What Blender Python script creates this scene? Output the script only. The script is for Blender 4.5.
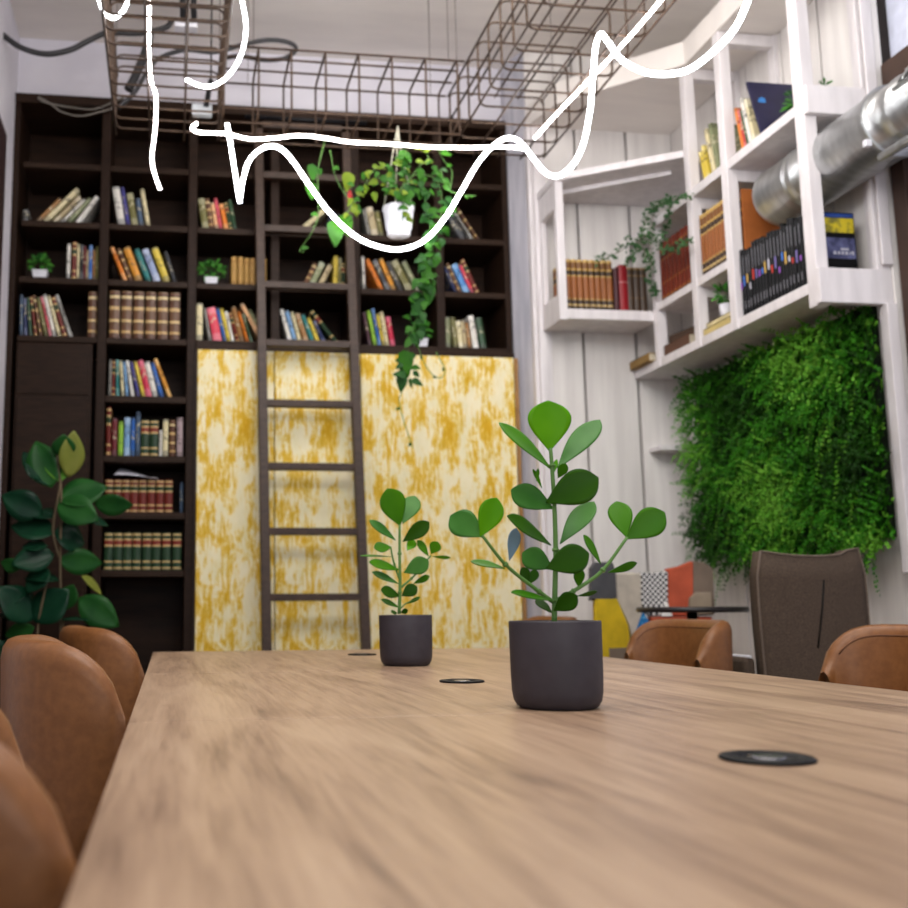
import bpy, math, random
import numpy as np
from mathutils import Vector, Matrix
random.seed(7)
for o in list(bpy.data.objects): bpy.data.objects.remove(o)
S = bpy.context.scene; COL = S.collection
# ------------------------------------------------------------------ camera
CA, CP, CR, CF, CX, CY, H = .1351, .1459, -.0060, 1033.8, 310.2, 454.1, .888
_fw = Vector((math.sin(CA)*math.cos(CP), math.cos(CA)*math.cos(CP), math.sin(CP)))
_rt = Vector((math.cos(CA), -math.sin(CA), 0)); _up = Vector((-math.sin(CA)*math.sin(CP), -math.cos(CA)*math.sin(CP), math.cos(CP)))
_rt, _up = _rt*math.cos(CR)+_up*math.sin(CR), _up*math.cos(CR)-_rt*math.sin(CR)
cd = bpy.data.cameras.new('camera'); cam = bpy.data.objects.new('camera', cd); COL.objects.link(cam)
cam.matrix_world = Matrix(((_rt.x, _up.x, -_fw.x, 0), (_rt.y, _up.y, -_fw.y, 0), (_rt.z, _up.z, -_fw.z, H), (0, 0, 0, 1)))
cd.sensor_width = 36; cd.sensor_fit = 'HORIZONTAL'; cd.lens = 36*CF/908
cd.shift_x = (454-CX)/908; cd.shift_y = (CY-454)/908
cd.clip_start = .02; cd.clip_end = 60
cd.dof.use_dof = True; cd.dof.focus_distance = 1.75; cd.dof.aperture_fstop = 5.0
S.camera = cam
def at(px, py, ax, v):
    d = _rt*((px-CX)/CF) - _up*((py-CY)/CF) + _fw
    i = 'XYZ'.index(ax); o = Vector((0, 0, H)); t = (v-o[i])/d[i]; return o+d*t
# ------------------------------------------------------------------ world, lights, exposure
w = bpy.data.worlds.new('world'); S.world = w; w.use_nodes = True
w.node_tree.nodes['Background'].inputs[0].default_value = (.90, .94, 1, 1); w.node_tree.nodes['Background'].inputs[1].default_value = .55
S.view_settings.view_transform = 'Standard'; S.view_settings.look = 'None'; S.view_settings.gamma = 1; S.view_settings.use_curve_mapping = False
S.view_settings.exposure = 0.15
def area(name, loc, target, sx, sy, power, col):
    l = bpy.data.lights.new(name, 'AREA'); l.shape = 'RECTANGLE'; l.size = sx; l.size_y = sy; l.energy = power; l.color = col
    o = bpy.data.objects.new(name, l); o.location = loc
    o.rotation_euler = (Vector(target)-Vector(loc)).to_track_quat('-Z', 'Y').to_euler(); COL.objects.link(o); return o
area('ceiling_light', (.7, 1.2, 3.7), (.9, 1.9, 0), 2.4, 2.2, 105, (1, .97, .93))
area('window_daylight', (.3, -2.6, 2.0), (.9, 3.5, 1.5), 3.2, 2.2, 40, (.90, .95, 1))
area('ceiling_fill', (.7, 1.7, 2.9), (.8, 2.4, 3.76), 1.0, .8, 38, (1, .98, .96))  # added fill aimed upward to brighten the ceiling, not a room lamp
area('lamp_far', (1.1, 3.3, 3.7), (1.2, 3.6, 0), 1.2, .9, 22, (1, .96, .92))
# ------------------------------------------------------------------ materials
MC = {}
def lin(c):
    return tuple(((x/255)/12.92 if x/255 <= .04045 else ((x/255+.055)/1.055)**2.4) for x in c)
def base(name, col, rough=.5, metal=0, spec=.35):
    m = bpy.data.materials.new(name); m.use_nodes = True; b = m.node_tree.nodes['Principled BSDF']
    b.inputs['Base Color'].default_value = (*col, 1); b.inputs['Roughness'].default_value = rough; b.inputs['Metallic'].default_value = metal
    b.inputs['Specular IOR Level'].default_value = spec
    return m, m.node_tree, b
def N(nt, t, **k):
    n = nt.nodes.new(t)
    for a, v in k.items():
        if a.startswith('i_'): n.inputs[a[2:]].default_value = v
        else: setattr(n, a, v)
    return n
def ramp(nt, stops, fac):
    r = nt.nodes.new('ShaderNodeValToRGB'); e = r.color_ramp.elements
    while len(e) < len(stops): e.new(.5)
    for i, (p, c) in enumerate(stops): e[i].position = p; e[i].color = (*c, 1)
    nt.links.new(fac, r.inputs[0]); return r
def noisy(name, c1, c2, scale=8, rough=.5, stretch=(1, 1, 1), bump=0, metal=0, detail=5, lo=.35, hi=.65, coord='Object', spec=.35):
    if name in MC: return MC[name]
    m, nt, b = base(name, c1, rough, metal, spec)
    tc = N(nt, 'ShaderNodeTexCoord'); mp = N(nt, 'ShaderNodeMapping'); mp.inputs['Scale'].default_value = stretch
    nt.links.new(tc.outputs[coord], mp.inputs[0])
    n = N(nt, 'ShaderNodeTexNoise', i_Scale=scale, i_Detail=detail); nt.links.new(mp.outputs[0], n.inputs['Vector'])
    r = ramp(nt, [(lo, c1), (hi, c2)], n.outputs['Fac']); nt.links.new(r.outputs[0], b.inputs['Base Color'])
    if bump:
        bp = N(nt, 'ShaderNodeBump', i_Strength=bump, i_Distance=.01); nt.links.new(n.outputs['Fac'], bp.inputs['Height']); nt.links.new(bp.outputs[0], b.inputs['Normal'])
    MC[name] = m; return m
def plain(name, rgb, rough=.5, metal=0, spec=.35, var=.12):
    c = lin(rgb); return noisy(name, tuple(x*(1-var) for x in c), tuple(min(1, x*(1+var)) for x in c), 14, rough, metal=metal, spec=spec)
WHITE = noisy('white_painted_wood', lin((212, 207, 208)), lin((226, 221, 222)), 5, .55, (5, 5, .7), .03)
WALLB = noisy('white_board_wall', lin((214, 209, 206)), lin((230, 226, 222)), 3, .6, (6, 6, .5), .05)
COLW = noisy('shaded_grey_column', lin((168, 168, 178)), lin((192, 190, 198)), 4, .6, (7, 7, .8), .1)  # bluish grey puts the shade on this wall return into its colour
PLAST = noisy('pale_plaster', lin((208, 205, 214)), lin((220, 217, 224)), 3, .8, bump=.1)
CEILM = noisy('ceiling_plaster', lin((222, 216, 211)), lin((230, 224, 218)), 2.5, .85, (1, 4, 1), .08)
GAP = plain('dark_gap', (38, 32, 30), .9)
DARK = noisy('dark_stained_wood', lin((32, 20, 13)), lin((44, 29, 20)), 6, .5, (2, 2, 14), .1, spec=.12)
DARKH = noisy('dark_stained_shelf', lin((38, 25, 17)), lin((50, 35, 25)), 6, .5, (1, 12, 12), .1, spec=.12)
BACKB = noisy('brown_back_panel', lin((34, 21, 14)), lin((48, 31, 21)), 4, .5, (1, 1, 8), .05, spec=.12)
RAILM = plain('grey_batten', (84, 76, 66), .7)
LADM = noisy('ladder_wood', lin((50, 35, 26)), lin((66, 48, 37)), 5, .5, (4, 4, 12), .1)
TANL = noisy('tan_leather', lin((116, 73, 38)), lin((128, 83, 45)), 60, .42, bump=.06)
STIT = plain('dark_tan_seam', (98, 60, 32), .6)
BLKM = plain('black_metal', (26, 26, 28), .4, .6)
POTM = noisy('charcoal_pot', lin((50, 45, 50)), lin((56, 51, 56)), 40, .55, bump=.03)
SOIL = noisy('soil', lin((40, 32, 26)), lin((90, 80, 70)), 60, .9, bump=.6)
RUST = noisy('rusty_wire', lin((58, 45, 36)), lin((82, 64, 50)), 25, .5, metal=.3)
GALV = noisy('galvanised_steel', lin((170, 172, 172)), lin((196, 198, 198)), 9, .34, (1, 3, 1), .02, metal=.88)
BLACKP = plain('black_plastic', (12, 12, 13), .5, spec=.15)
CABLE = plain('black_cable', (52, 52, 54), .45)
CABG = plain('grey_cable', (112, 106, 98), .6)
WPOT = plain('white_pot', (212, 212, 218), .35)
FABB = noisy('brown_woven_fabric', lin((62, 50, 40)), lin((82, 68, 56)), 220, .9, bump=.3)
PIPE = plain('pale_piping', (104, 90, 78), .6)
FLOORM = noisy('floor_planks', lin((120, 96, 78)), lin((150, 122, 100)), 4, .5, (8, .8, 1), .05)
BRN = plain('brown_trim', (62, 44, 34), .5)
BLUEW = plain('pale_blue_wall', (198, 203, 220), .7)
def glow(name, col, s):
    m, nt, b = base(name, (.9, .9, .9), .4); b.inputs['Emission Color'].default_value = (*col, 1); b.inputs['Emission Strength'].default_value = s; return m
NEONC = glow('neon_cool_white', (.96, .965, 1), 22); NEONP = glow('neon_pinkish_white', (1, .90, .88), 22)
def leafm(name, c1, c2, rough=.3, spec=.1):
    if name in MC: return MC[name]
    m, nt, b = base(name, lin(c1), rough, 0, spec)
    tc = N(nt, 'ShaderNodeTexCoord'); n = N(nt, 'ShaderNodeTexNoise', i_Scale=9.0, i_Detail=3.0); nt.links.new(tc.outputs['Object'], n.inputs['Vector'])
    r = ramp(nt, [(.35, lin(c1)), (.65, lin(c2))], n.outputs['Fac']); nt.links.new(r.outputs[0], b.inputs['Base Color'])
    b.inputs['Transmission Weight'].default_value = 0; b.inputs['Subsurface Weight'].default_value = .0
    MC[name] = m; return m
CL_A = leafm('clusia_leaf_bright', (68, 134, 4), (88, 152, 8), .32)  # leaf shading is put into colour: bright, mid and dark copies per leaf
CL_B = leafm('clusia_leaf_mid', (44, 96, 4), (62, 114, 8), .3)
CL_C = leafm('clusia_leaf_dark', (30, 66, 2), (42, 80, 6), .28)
CL_D = leafm('clusia_leaf_painted_sheen', (44, 92, 30), (74, 122, 54), .28)  # light sheen painted into a paler leaf green
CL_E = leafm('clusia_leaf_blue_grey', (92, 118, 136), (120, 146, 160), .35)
FI_A = leafm('rubber_leaf_dark', (12, 42, 28), (22, 58, 38), .25)
FI_B = leafm('rubber_leaf_mid', (24, 66, 28), (38, 84, 36), .28)
FI_C = leafm('rubber_leaf_new', (78, 132, 44), (98, 150, 52), .3)
FI_D = leafm('rubber_leaf_bronze', (104, 112, 44), (120, 122, 58), .35)
PO_A = leafm('pothos_green', (32, 76, 18), (52, 100, 26), .4)
PO_B = leafm('pothos_lime', (84, 108, 24), (108, 126, 34), .4)
PO_C = leafm('pothos_dark', (24, 60, 22), (40, 80, 32), .4)
GW = [leafm('moss_leaf_dark', (20, 54, 8), (32, 76, 12), .5), leafm('moss_leaf_mid', (38, 98, 16), (54, 122, 22), .5), leafm('moss_leaf_light', (82, 146, 36), (108, 168, 54), .5)]
SHR = [leafm('shrub_green', (58, 120, 44), (84, 150, 56), .5), leafm('shrub_dark', (36, 84, 32), (50, 104, 40), .5)]
IVY = leafm('ivy_green', (50, 82, 50), (72, 104, 66), .5)
STEMG = plain('green_stem', (84, 124, 56), .5)
STEMB = plain('brown_stem', (92, 78, 56), .6)
# table wood: long grain along Y
def wood_table():
    m, nt, b = base('walnut_table_top', (.5, .35, .25), .36)
    tc = N(nt, 'ShaderNodeTexCoord'); oi = N(nt, 'ShaderNodeObjectInfo')
    mp = N(nt, 'ShaderNodeMapping'); mp.inputs['Scale'].default_value = (9, .75, 1); nt.links.new(tc.outputs['Object'], mp.inputs[0])
    n1 = N(nt, 'ShaderNodeTexNoise', i_Scale=1.6, i_Detail=6.0, i_Distortion=1.6); nt.links.new(mp.outputs[0], n1.inputs['Vector'])
    mp2 = N(nt, 'ShaderNodeMapping'); mp2.inputs['Scale'].default_value = (70, 3.0, 1); nt.links.new(tc.outputs['Object'], mp2.inputs[0])
    n2 = N(nt, 'ShaderNodeTexNoise', i_Scale=2.2, i_Detail=5.0, i_Distortion=.6); nt.links.new(mp2.outputs[0], n2.inputs['Vector'])
    mx = N(nt, 'ShaderNodeMath', operation='MULTIPLY_ADD'); mx.inputs[1].default_value = .38; nt.links.new(n2.outputs['Fac'], mx.inputs[0]); 
    ml = N(nt, 'ShaderNodeMath', operation='MULTIPLY'); ml.inputs[1].default_value = .62; nt.links.new(n1.outputs['Fac'], ml.inputs[0]); nt.links.new(ml.outputs[0], mx.inputs[2])
    r = ramp(nt, [(.30, lin((100, 78, 62))), (.41, lin((136, 110, 89))), (.52, lin((156, 129, 105))), (.66, lin((170, 144, 119)))], mx.outputs[0])
    nt.links.new(r.outputs[0], b.inputs['Base Color'])
    bp = N(nt, 'ShaderNodeBump', i_Strength=.03, i_Distance=.002); nt.links.new(n2.outputs['Fac'], bp.inputs['Height']); nt.links.new(bp.outputs[0], b.inputs['Normal'])
    return m
TABLEW = wood_table()
def panel_mat():
    m, nt, b = base('ochre_distressed_fabric', (.8, .75, .5), .85)
    tc = N(nt, 'ShaderNodeTexCoord')
    def nz(sc, scale, det, dist=0):
        mp = N(nt, 'ShaderNodeMapping'); mp.inputs['Scale'].default_value = sc; nt.links.new(tc.outputs['Object'], mp.inputs[0])
        n = N(nt, 'ShaderNodeTexNoise', i_Scale=scale, i_Detail=det, i_Distortion=dist); n.inputs['Roughness'].default_value = .72; nt.links.new(mp.outputs[0], n.inputs['Vector']); return n
    a = nz((1.5, 1, .72), 7.0, 10, .25); f = nz((7, 3, .8), 14, 6)
    ad = N(nt, 'ShaderNodeMath', operation='MULTIPLY_ADD'); ad.inputs[1].default_value = .55; nt.links.new(f.outputs['Fac'], ad.inputs[0]); nt.links.new(a.outputs['Fac'], ad.inputs[2])
    r = ramp(nt, [(.73, lin((242, 234, 206))), (.78, lin((238, 220, 156))), (.83, lin((226, 188, 70))), (.93, lin((210, 164, 24)))], ad.outputs[0])
    g = nz((2, 2, 1.2), 6, 6); rg = ramp(nt, [(.4, lin((250, 244, 226))), (.66, lin((226, 222, 180)))], g.outputs['Fac'])
    mx = N(nt, 'ShaderNodeMixRGB', blend_type='MULTIPLY'); mx.inputs[0].default_value = .5
    nt.links.new(r.outputs[0], mx.inputs[1]); nt.links.new(rg.outputs[0], mx.inputs[2]); nt.links.new(mx.outputs[0], b.inputs['Base Color'])
    return m
OCHRE = panel_mat()
PAGES = plain('book_pages', (206, 196, 172), .9)
def bands(name, colr, stops):
    # bands up the spine (Generated Z), stops = [(z, rgb)...] constant
    if name in MC: return MC[name]
    m, nt, b = base(name, lin(colr), .42)
    tc = N(nt, 'ShaderNodeTexCoord'); sp = N(nt, 'ShaderNodeSeparateXYZ'); nt.links.new(tc.outputs['Generated'], sp.inputs[0])
    r = ramp(nt, [(p, lin(c)) for p, c in stops], sp.outputs[2]); r.color_ramp.interpolation = 'CONSTANT'
    n = N(nt, 'ShaderNodeTexNoise', i_Scale=90.0, i_Detail=2.0); nt.links.new(tc.outputs['Object'], n.inputs['Vector'])
    mx = N(nt, 'ShaderNodeMixRGB', blend_type='MULTIPLY'); mx.inputs[0].default_value = .35
    nt.links.new(r.outputs[0], mx.inputs[1]); nt.links.new(n.outputs['Fac'], mx.inputs[2]); nt.links.new(mx.outputs[0], b.inputs['Base Color'])
    MC[name] = m; return m
G = (214, 182, 122)
def enc(name, b, lab, gold=G, lz=.70, lh=.12):
    return bands(name, b, [(0, b), (.03, gold), (.075, b), (.2, gold), (.245, b), (lz-.075, gold), (lz-.03, lab), (lz+lh-.03, gold), (lz+lh+.015, b), (.92, gold), (.97, b)])
ENC = {
 'brown': bands('brown_gold_bands', (96, 62, 44), [(0, (96, 62, 44)), (.12, (206, 170, 110)), (.17, (110, 76, 52)), (.33, (80, 52, 38)), (.35, (220, 190, 130)), (.40, (110, 76, 52)), (.60, (210, 176, 118)), (.67, (96, 62, 44)), (.84, (226, 204, 150)), (.90, (96, 62, 44)), (.97, (130, 96, 66))]),
 'green': enc('green_gold_bands', (36, 62, 38), (134, 50, 34)),
 'red': enc('red_gold_bands', (112, 36, 26), (44, 62, 34)),
 'greenset': enc('green_red_gold_bands', (38, 66, 42), (134, 44, 32)),
 'amber': bands('amber_gold_bands', (150, 88, 40), [(0, (58, 38, 26)), (.08, (196, 168, 110)), (.12, (62, 42, 28)), (.2, (188, 150, 84)), (.23, (156, 92, 42)), (.66, (196, 158, 86)), (.69, (64, 44, 28)), (.78, (200, 162, 84)), (.82, (130, 84, 40)), (.94, (206, 170, 96))]),
 'cherry': bands('cherry_gold_bands', (110, 42, 26), [(0, (96, 34, 22)), (.06, (176, 120, 60)), (.08, (118, 46, 28)), (.3, (170, 110, 56)), (.315, (110, 42, 26)), (.7, (170, 110, 56)), (.715, (84, 28, 20)), (.85, (170, 110, 56)), (.865, (118, 46, 28))]),
 'tan': bands('tan_volume', (188, 146, 78), [(0, (176, 134, 68)), (.1, (150, 106, 50)), (.13, (192, 150, 82)), (.8, (160, 112, 54)), (.84, (192, 150, 82))]),
}
CN = {'cream': (214, 202, 160), 'white': (214, 210, 200), 'beige': (176, 160, 124), 'tan brown': (150, 108, 62), 'sage green': (124, 130, 96), 'dark grey': (56, 56, 56),
 'indigo': (58, 56, 124), 'olive': (108, 104, 58), 'slate blue': (70, 88, 110), 'brown': (104, 66, 44), 'peach': (224, 176, 130), 'orange': (214, 120, 40), 'pink': (200, 84, 96),
 'green': (62, 122, 66), 'dark green': (44, 74, 48), 'grey': (132, 130, 124), 'red': (178, 44, 40), 'black': (32, 32, 36), 'maroon': (104, 34, 40), 'blue': (46, 96, 170),
 'teal': (44, 120, 118), 'pale blue': (144, 158, 190), 'yellow': (206, 182, 70), 'gold': (206, 140, 48), 'lime green': (140, 186, 60), 'plum': (80, 54, 62), 'crimson': (188, 34, 66),
 'navy': (34, 44, 84), 'light blue': (120, 160, 200), 'pink and red': (206, 60, 80), 'charcoal': (52, 54, 58), 'blue and red': (70, 130, 190), 'grey and pink': (170, 150, 152)}
def cover(cn, v=0):
    nm = cn.replace(' ', '_')+'_book_cover_'+'abc'[v]
    if nm in MC: return MC[nm]
    c = CN[cn]; lum = sum(c)/3; mark = (40, 36, 40) if lum > 120 else (200, 190, 160)
    m, nt, b = base(nm, lin(c), .42)
    tc = N(nt, 'ShaderNodeTexCoord'); sp = N(nt, 'ShaderNodeSeparateXYZ'); nt.links.new(tc.outputs['Generated'], sp.inputs[0])
    # worn title flecks and a printed block on the spine
    n = N(nt, 'ShaderNodeTexNoise', i_Scale=(55, 75, 40)[v], i_Detail=2.0); nt.links.new(tc.outputs['Object'], n.inputs['Vector'])
    g1 = N(nt, 'ShaderNodeMath', operation='GREATER_THAN'); g1.inputs[1].default_value = .56; nt.links.new(n.outputs['Fac'], g1.inputs[0])
    r = ramp(nt, [(0, (0, 0, 0)), ((.3, .5, .42)[v], (.7, .7, .7)), ((.75, .86, .7)[v], (0, 0, 0))], sp.outputs[2]); r.color_ramp.interpolation = 'CONSTANT'
    mu = N(nt, 'ShaderNodeMath', operation='MULTIPLY'); nt.links.new(g1.outputs[0], mu.inputs[0]); nt.links.new(r.outputs[0], mu.inputs[1])
    alt = {0: tuple(int(x*.8) for x in c), 1: tuple(min(255, int(x*.7+70)) for x in c), 2: tuple(int(x*.55+40) for x in c)}[v]
    r2 = ramp(nt, [(0, lin(alt)), ((.12, .22, .16)[v], lin(c)), ((.9, .82, .94)[v], lin(alt))], sp.outputs[2]); r2.color_ramp.interpolation = 'CONSTANT'
    mx = N(nt, 'ShaderNodeMixRGB'); nt.links.new(mu.outputs[0], mx.inputs[0]); nt.links.new(r2.outputs[0], mx.inputs[1]); mx.inputs[2].default_value = (*lin(mark), 1)
    nt.links.new(mx.outputs[0], b.inputs['Base Color']); MC[nm] = m; return m
# ------------------------------------------------------------------ mesh helpers
W = {}
class MB:
    def __init__(s): s.v = []; s.f = []; s.m = []; s.sm = []
    def add(s, vs, fs, mi=0, smooth=False):
        k = len(s.v); s.v += [tuple(v) for v in vs]
        for f in fs: s.f.append(tuple(i+k for i in f)); s.m.append(mi); s.sm.append(smooth)
    def box(s, a, b, mi=0):
        x0, y0, z0 = (min(a[i], b[i]) for i in range(3)); x1, y1, z1 = (max(a[i], b[i]) for i in range(3))
        s.add([(x0, y0, z0), (x1, y0, z0), (x1, y1, z0), (x0, y1, z0), (x0, y0, z1), (x1, y0, z1), (x1, y1, z1), (x0, y1, z1)],
              [(0, 3, 2, 1), (4, 5, 6, 7), (0, 1, 5, 4), (1, 2, 6, 5), (2, 3, 7, 6), (3, 0, 4, 7)], mi); return s
    def prism(s, poly, ax, a, b, mi=0):   # poly of 2D points extruded along axis ax
        def P(p, t): return {'Z': (p[0], p[1], t), 'Y': (p[0], t, p[1]), 'X': (t, p[0], p[1])}[ax]
        n = len(poly); vs = [P(p, a) for p in poly]+[P(p, b) for p in poly]
        s.add(vs, [tuple(range(n))[::-1], tuple(range(n, 2*n))]+[(i, (i+1) % n, n+(i+1) % n, n+i) for i in range(n)], mi); return s
    def slab(s, pts, d, mi=0):            # 3D polygon given thickness vector d
        n = len(pts); d = Vector(d); vs = [Vector(p) for p in pts]+[Vector(p)+d for p in pts]
        s.add(vs, [tuple(range(n)), tuple(range(n, 2*n))[::-1]]+[(i, n+i, n+(i+1) % n, (i+1) % n) for i in range(n)], mi); return s
    def tube(s, pts, r, n=8, mi=0, cap=True):
        pts = [Vector(p) for p in pts]; m = len(pts); rr = r if isinstance(r, (list, tuple)) else [r]*m
        vs = []; prev = None
        for i, p in enumerate(pts):
            t = (pts[min(i+1, m-1)]-pts[max(i-1, 0)]).normalized()
            if prev is None: u = t.orthogonal().normalized()
            else: u = (prev-t*prev.dot(t)); u = u.normalized() if u.length > 1e-6 else t.orthogonal().normalized()
            prev = u; v = t.cross(u)
            for k in range(n):
                a = 2*math.pi*k/n; vs.append(p+(u*math.cos(a)+v*math.sin(a))*rr[i])
        fs = [(i*n+k, i*n+(k+1) % n, (i+1)*n+(k+1) % n, (i+1)*n+k) for i in range(m-1) for k in range(n)]
        s.add(vs, fs, mi, True)
        if cap: s.add([], [])
        if cap:
            k0 = len(s.v)-len(vs); s.f.append(tuple(k0+k for k in range(n))[::-1]); s.m.append(mi); s.sm.append(False)
            s.f.append(tuple(k0+(m-1)*n+k for k in range(n))); s.m.append(mi); s.sm.append(False)
        return s
    def lathe(s, prof, c, n=40, mi=0):
        vs = [(c[0]+r*math.cos(2*math.pi*k/n), c[1]+r*math.sin(2*math.pi*k/n), c[2]+z) for r, z in prof for k in range(n)]
        s.add(vs, [(i*n+k, i*n+(k+1) % n, (i+1)*n+(k+1) % n, (i+1)*n+k) for i in range(len(prof)-1) for k in range(n)], mi, True); return s
    def leaf(s, b, d, nrm, L, Wd, mi=0, shape='obovate', fold=.12, droop=.15, seg=7):
        b = Vector(b); d = Vector(d).normalized(); nrm = Vector(nrm); nrm = (nrm-d*nrm.dot(d)).normalized(); sd = d.cross(nrm)
        vs = []
        for i in range(seg+1):
            t = i/seg
            if shape == 'obovate': wd = math.sin(math.pi*min(1, t**1.55))**.62 if 0 < t < 1 else .03
            elif shape == 'heart': wd = (math.sin(math.pi*t**.6)**.8 if 0 < t < 1 else .05)
            else: wd = math.sin(math.pi*t**.9)**.85 if 0 < t < 1 else .03
            wd = max(wd, .04)*Wd/2
            c = b+d*(L*t)-nrm*(droop*L*t*t)
            vs += [c-sd*wd+nrm*fold*wd, c-sd*wd*.5+nrm*fold*wd*.25, c, c+sd*wd*.5+nrm*fold*wd*.25, c+sd*wd+nrm*fold*wd]
        s.add(vs, [(i*5+k, i*5+k+1, (i+1)*5+k+1, (i+1)*5+k) for i in range(seg) for k in range(4)], mi, True); return s
    def build(s, name, mats, parent=None, org=None, bevel=0, thick=0):
        o0 = W[parent.name] if parent else Vector(org) if org is not None else Vector((0, 0, 0))
        me = bpy.data.meshes.new(name); me.from_pydata([tuple(Vector(v)-o0) for v in s.v], [], s.f)
        if not isinstance(mats, (list, tuple)): mats = [mats]
        for m in mats: me.materials.append(m)
        me.polygons.foreach_set('material_index', s.m); me.polygons.foreach_set('use_smooth', s.sm); me.update()
        o = bpy.data.objects.new(name, me); COL.objects.link(o); W[o.name] = o0
        if parent: o.parent = parent
        else: o.location = o0
        if thick: md = o.modifiers.new('thickness', 'SOLIDIFY'); md.thickness = thick
        if bevel: md = o.modifiers.new('bevel', 'BEVEL'); md.width = bevel; md.segments = 2; md.limit_method = 'ANGLE'
        return o
def tag(o, label, cat, group=None):
    o['label'] = label; o['category'] = cat
    if group: o['group'] = group
    return o
def thing(name, loc, label, cat, group=None):
    o = bpy.data.objects.new(name, None); o.empty_display_size = .05; o.location = loc; COL.objects.link(o); W[o.name] = Vector(loc); return tag(o, label, cat, group)
def struct(o): o['kind'] = 'structure'; return o
def copy_tree(o, parent=None):
    c = o.copy(); COL.objects.link(c); W[c.name] = W[o.name]
    if parent: c.parent = parent; c.matrix_parent_inverse = o.matrix_parent_inverse.copy()
    for ch in [x for x in bpy.data.objects if x.parent == o]: copy_tree(ch, c)
    return c
def smooth_path(pts, k=6):
    pts = [Vector(p) for p in pts]; out = []
    P = [pts[0]*2-pts[1]]+pts+[pts[-1]*2-pts[-2]]
    for i in range(1, len(P)-2):
        a, b, c, d = P[i-1], P[i], P[i+1], P[i+2]
        for j in range(k):
            t = j/k; out.append(.5*((2*b)+(c-a)*t+(2*a-5*b+4*c-d)*t*t+(3*b-a-3*c+d)*t**3))
    out.append(pts[-1]); return out
def ordn(i): return ['first', 'second', 'third', 'fourth', 'fifth', 'sixth', 'seventh', 'eighth', 'ninth', 'tenth', 'eleventh', 'twelfth', 'thirteenth', 'fourteenth', 'fifteenth', 'sixteenth', 'seventeenth', 'eighteenth', 'nineteenth', 'twentieth'][i]
# ================================================================== THE SETTING
struct(MB().box((-.86, -3, -.05), (2.9, 5.6, 0)).build('floor', FLOORM))
struct(MB().box((-.86, -3, 3.765), (2.9, 5.6, 3.85)).build('ceiling', CEILM))
struct(MB().box((-.86, 5.42, 0), (2.9, 5.6, 3.765)).box((-.86, 5.06, 3.435), (1.74, 5.42, 3.765)).build('wall_back', PLAST))
struct(MB().box((-.86, -3, 0), (-.795, 5.42, 3.765)).build('wall_left', PLAST))
struct(MB().box((-.795, 2.5, 0), (-.772, 4.66, 3.05)).box((-.772, 2.6, 0), (-.766, 2.7, 3.0)).build('door_1', plain('dark_red_door', (46, 26, 26), .6), bevel=.004))
# column between bookcase and boards
struct(MB().prism([(1.742, 5.0), (1.80, 4.87), (1.80, 5.42), (1.742, 5.42)], 'Z', 0, 3.765).build('wall_column', COLW))
m = MB()
for a, b, y in ((1.795, 1.815, 4.845), (1.817, 1.86, 4.83), (1.862, 1.885, 4.84)): m.box((a, y, 0), (b, 4.9, 3.336))
struct(m.build('trim_1', WHITE, bevel=.003))
# board wall, back
m = MB().box((1.80, 4.885, 0), (2.66, 5.42, 3.765), 1)
for a, b in ((1.80, 2.048), (2.062, 2.328), (2.344, 2.588)): m.box((a, 4.85, 0), (b, 4.884, 3.765))
struct(m.build('wall_boards_back', [WALLB, GAP], bevel=.002))
m = MB().box((2.622, 3.30, 0), (2.66, 4.884, 3.765), 1)
e = [4.85, 4.402, 4.13, 3.852, 3.595, 3.30]
for i in range(5): m.box((2.588, e[i+1]+(.012 if i < 4 else 0), 0), (2.621, e[i]-(.001 if i else 0), 3.765))
struct(m.build('wall_right', [WALLB, GAP], bevel=.002))
struct(MB().box((2.66, -3, 0), (2.75, 4.9, 3.765)).build('wall_right_plain', BLUEW))
struct(MB().box((2.545, 3.29, 0.99), (2.587, 3.335, 1.955)).box((2.545, 3.29, 2.1), (2.587, 3.302, 3.33)).build('trim_2', WHITE, bevel=.003))
struct(MB().box((2.60, 3.215, 0), (2.659, 3.285, 2.74)).build('trim_3', BRN, bevel=.004))
struct(MB().box((2.60, 1.0, 2.78), (2.659, 3.285, 2.87)).build('trim_4', BRN, bevel=.004))
# lowered ceiling with its chamfered corner
struct(MB().prism([(2.31, 1.5), (2.31, 4.16), (1.86, 4.60), (1.80, 4.86), (2.587, 4.86), (2.587, 1.5)], 'Z', 3.336, 3.45).build('ceiling_lowered', CEILM, bevel=.003))
# ================================================================== BOOKCASE
BC = thing('bookcase', (.48, 5.0, 0), 'wall-wide dark brown wooden bookcase filled with books behind the ladder', 'bookcase')
DX = [-.767, -.343, .092, .508, .922, 1.363, 1.737]
ZS = [3.078, 2.775, 2.487, 2.193]
BACKY = 5.36
m = MB()
for i, x in enumerate(DX):
    lo = 2.16 if i >= 3 else 0
    xa, xb = (x-.03, x+.0) if i == 0 else (x-.03, x) if i == 6 else (x-.023, x+.021)
    o = MB().box((xa, 5.0, lo), (xb, BACKY, 3.384)).build('upright', DARK, BC, bevel=.003)
for z in ZS:
    th = .03
    for i in range(6):
        MB().box((DX[i]+.022, 5.003, z-th), (DX[i+1]-.024, BACKY, z)).build('shelf', DARKH, BC, bevel=.002)
MB().box((DX[0]-.03, 4.99, 3.384), (DX[6], BACKY, 3.432)).build('top_board', DARKH, BC, bevel=.003)
MB().box((.116, 4.985, 2.137), (1.737, 5.02, 2.166)).build('lower_rail', DARKH, BC, bevel=.002)
MB().box((DX[0], BACKY, 0), (DX[6], 5.40, 3.43)).build('back_panel', BACKB, BC)
for z in ZS:
    for i in range(6): MB().box((DX[i]+.022, 5.30, z), (DX[i+1]-.024, 5.33, z+.075)).build('back_batten', RAILM, BC)
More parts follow.
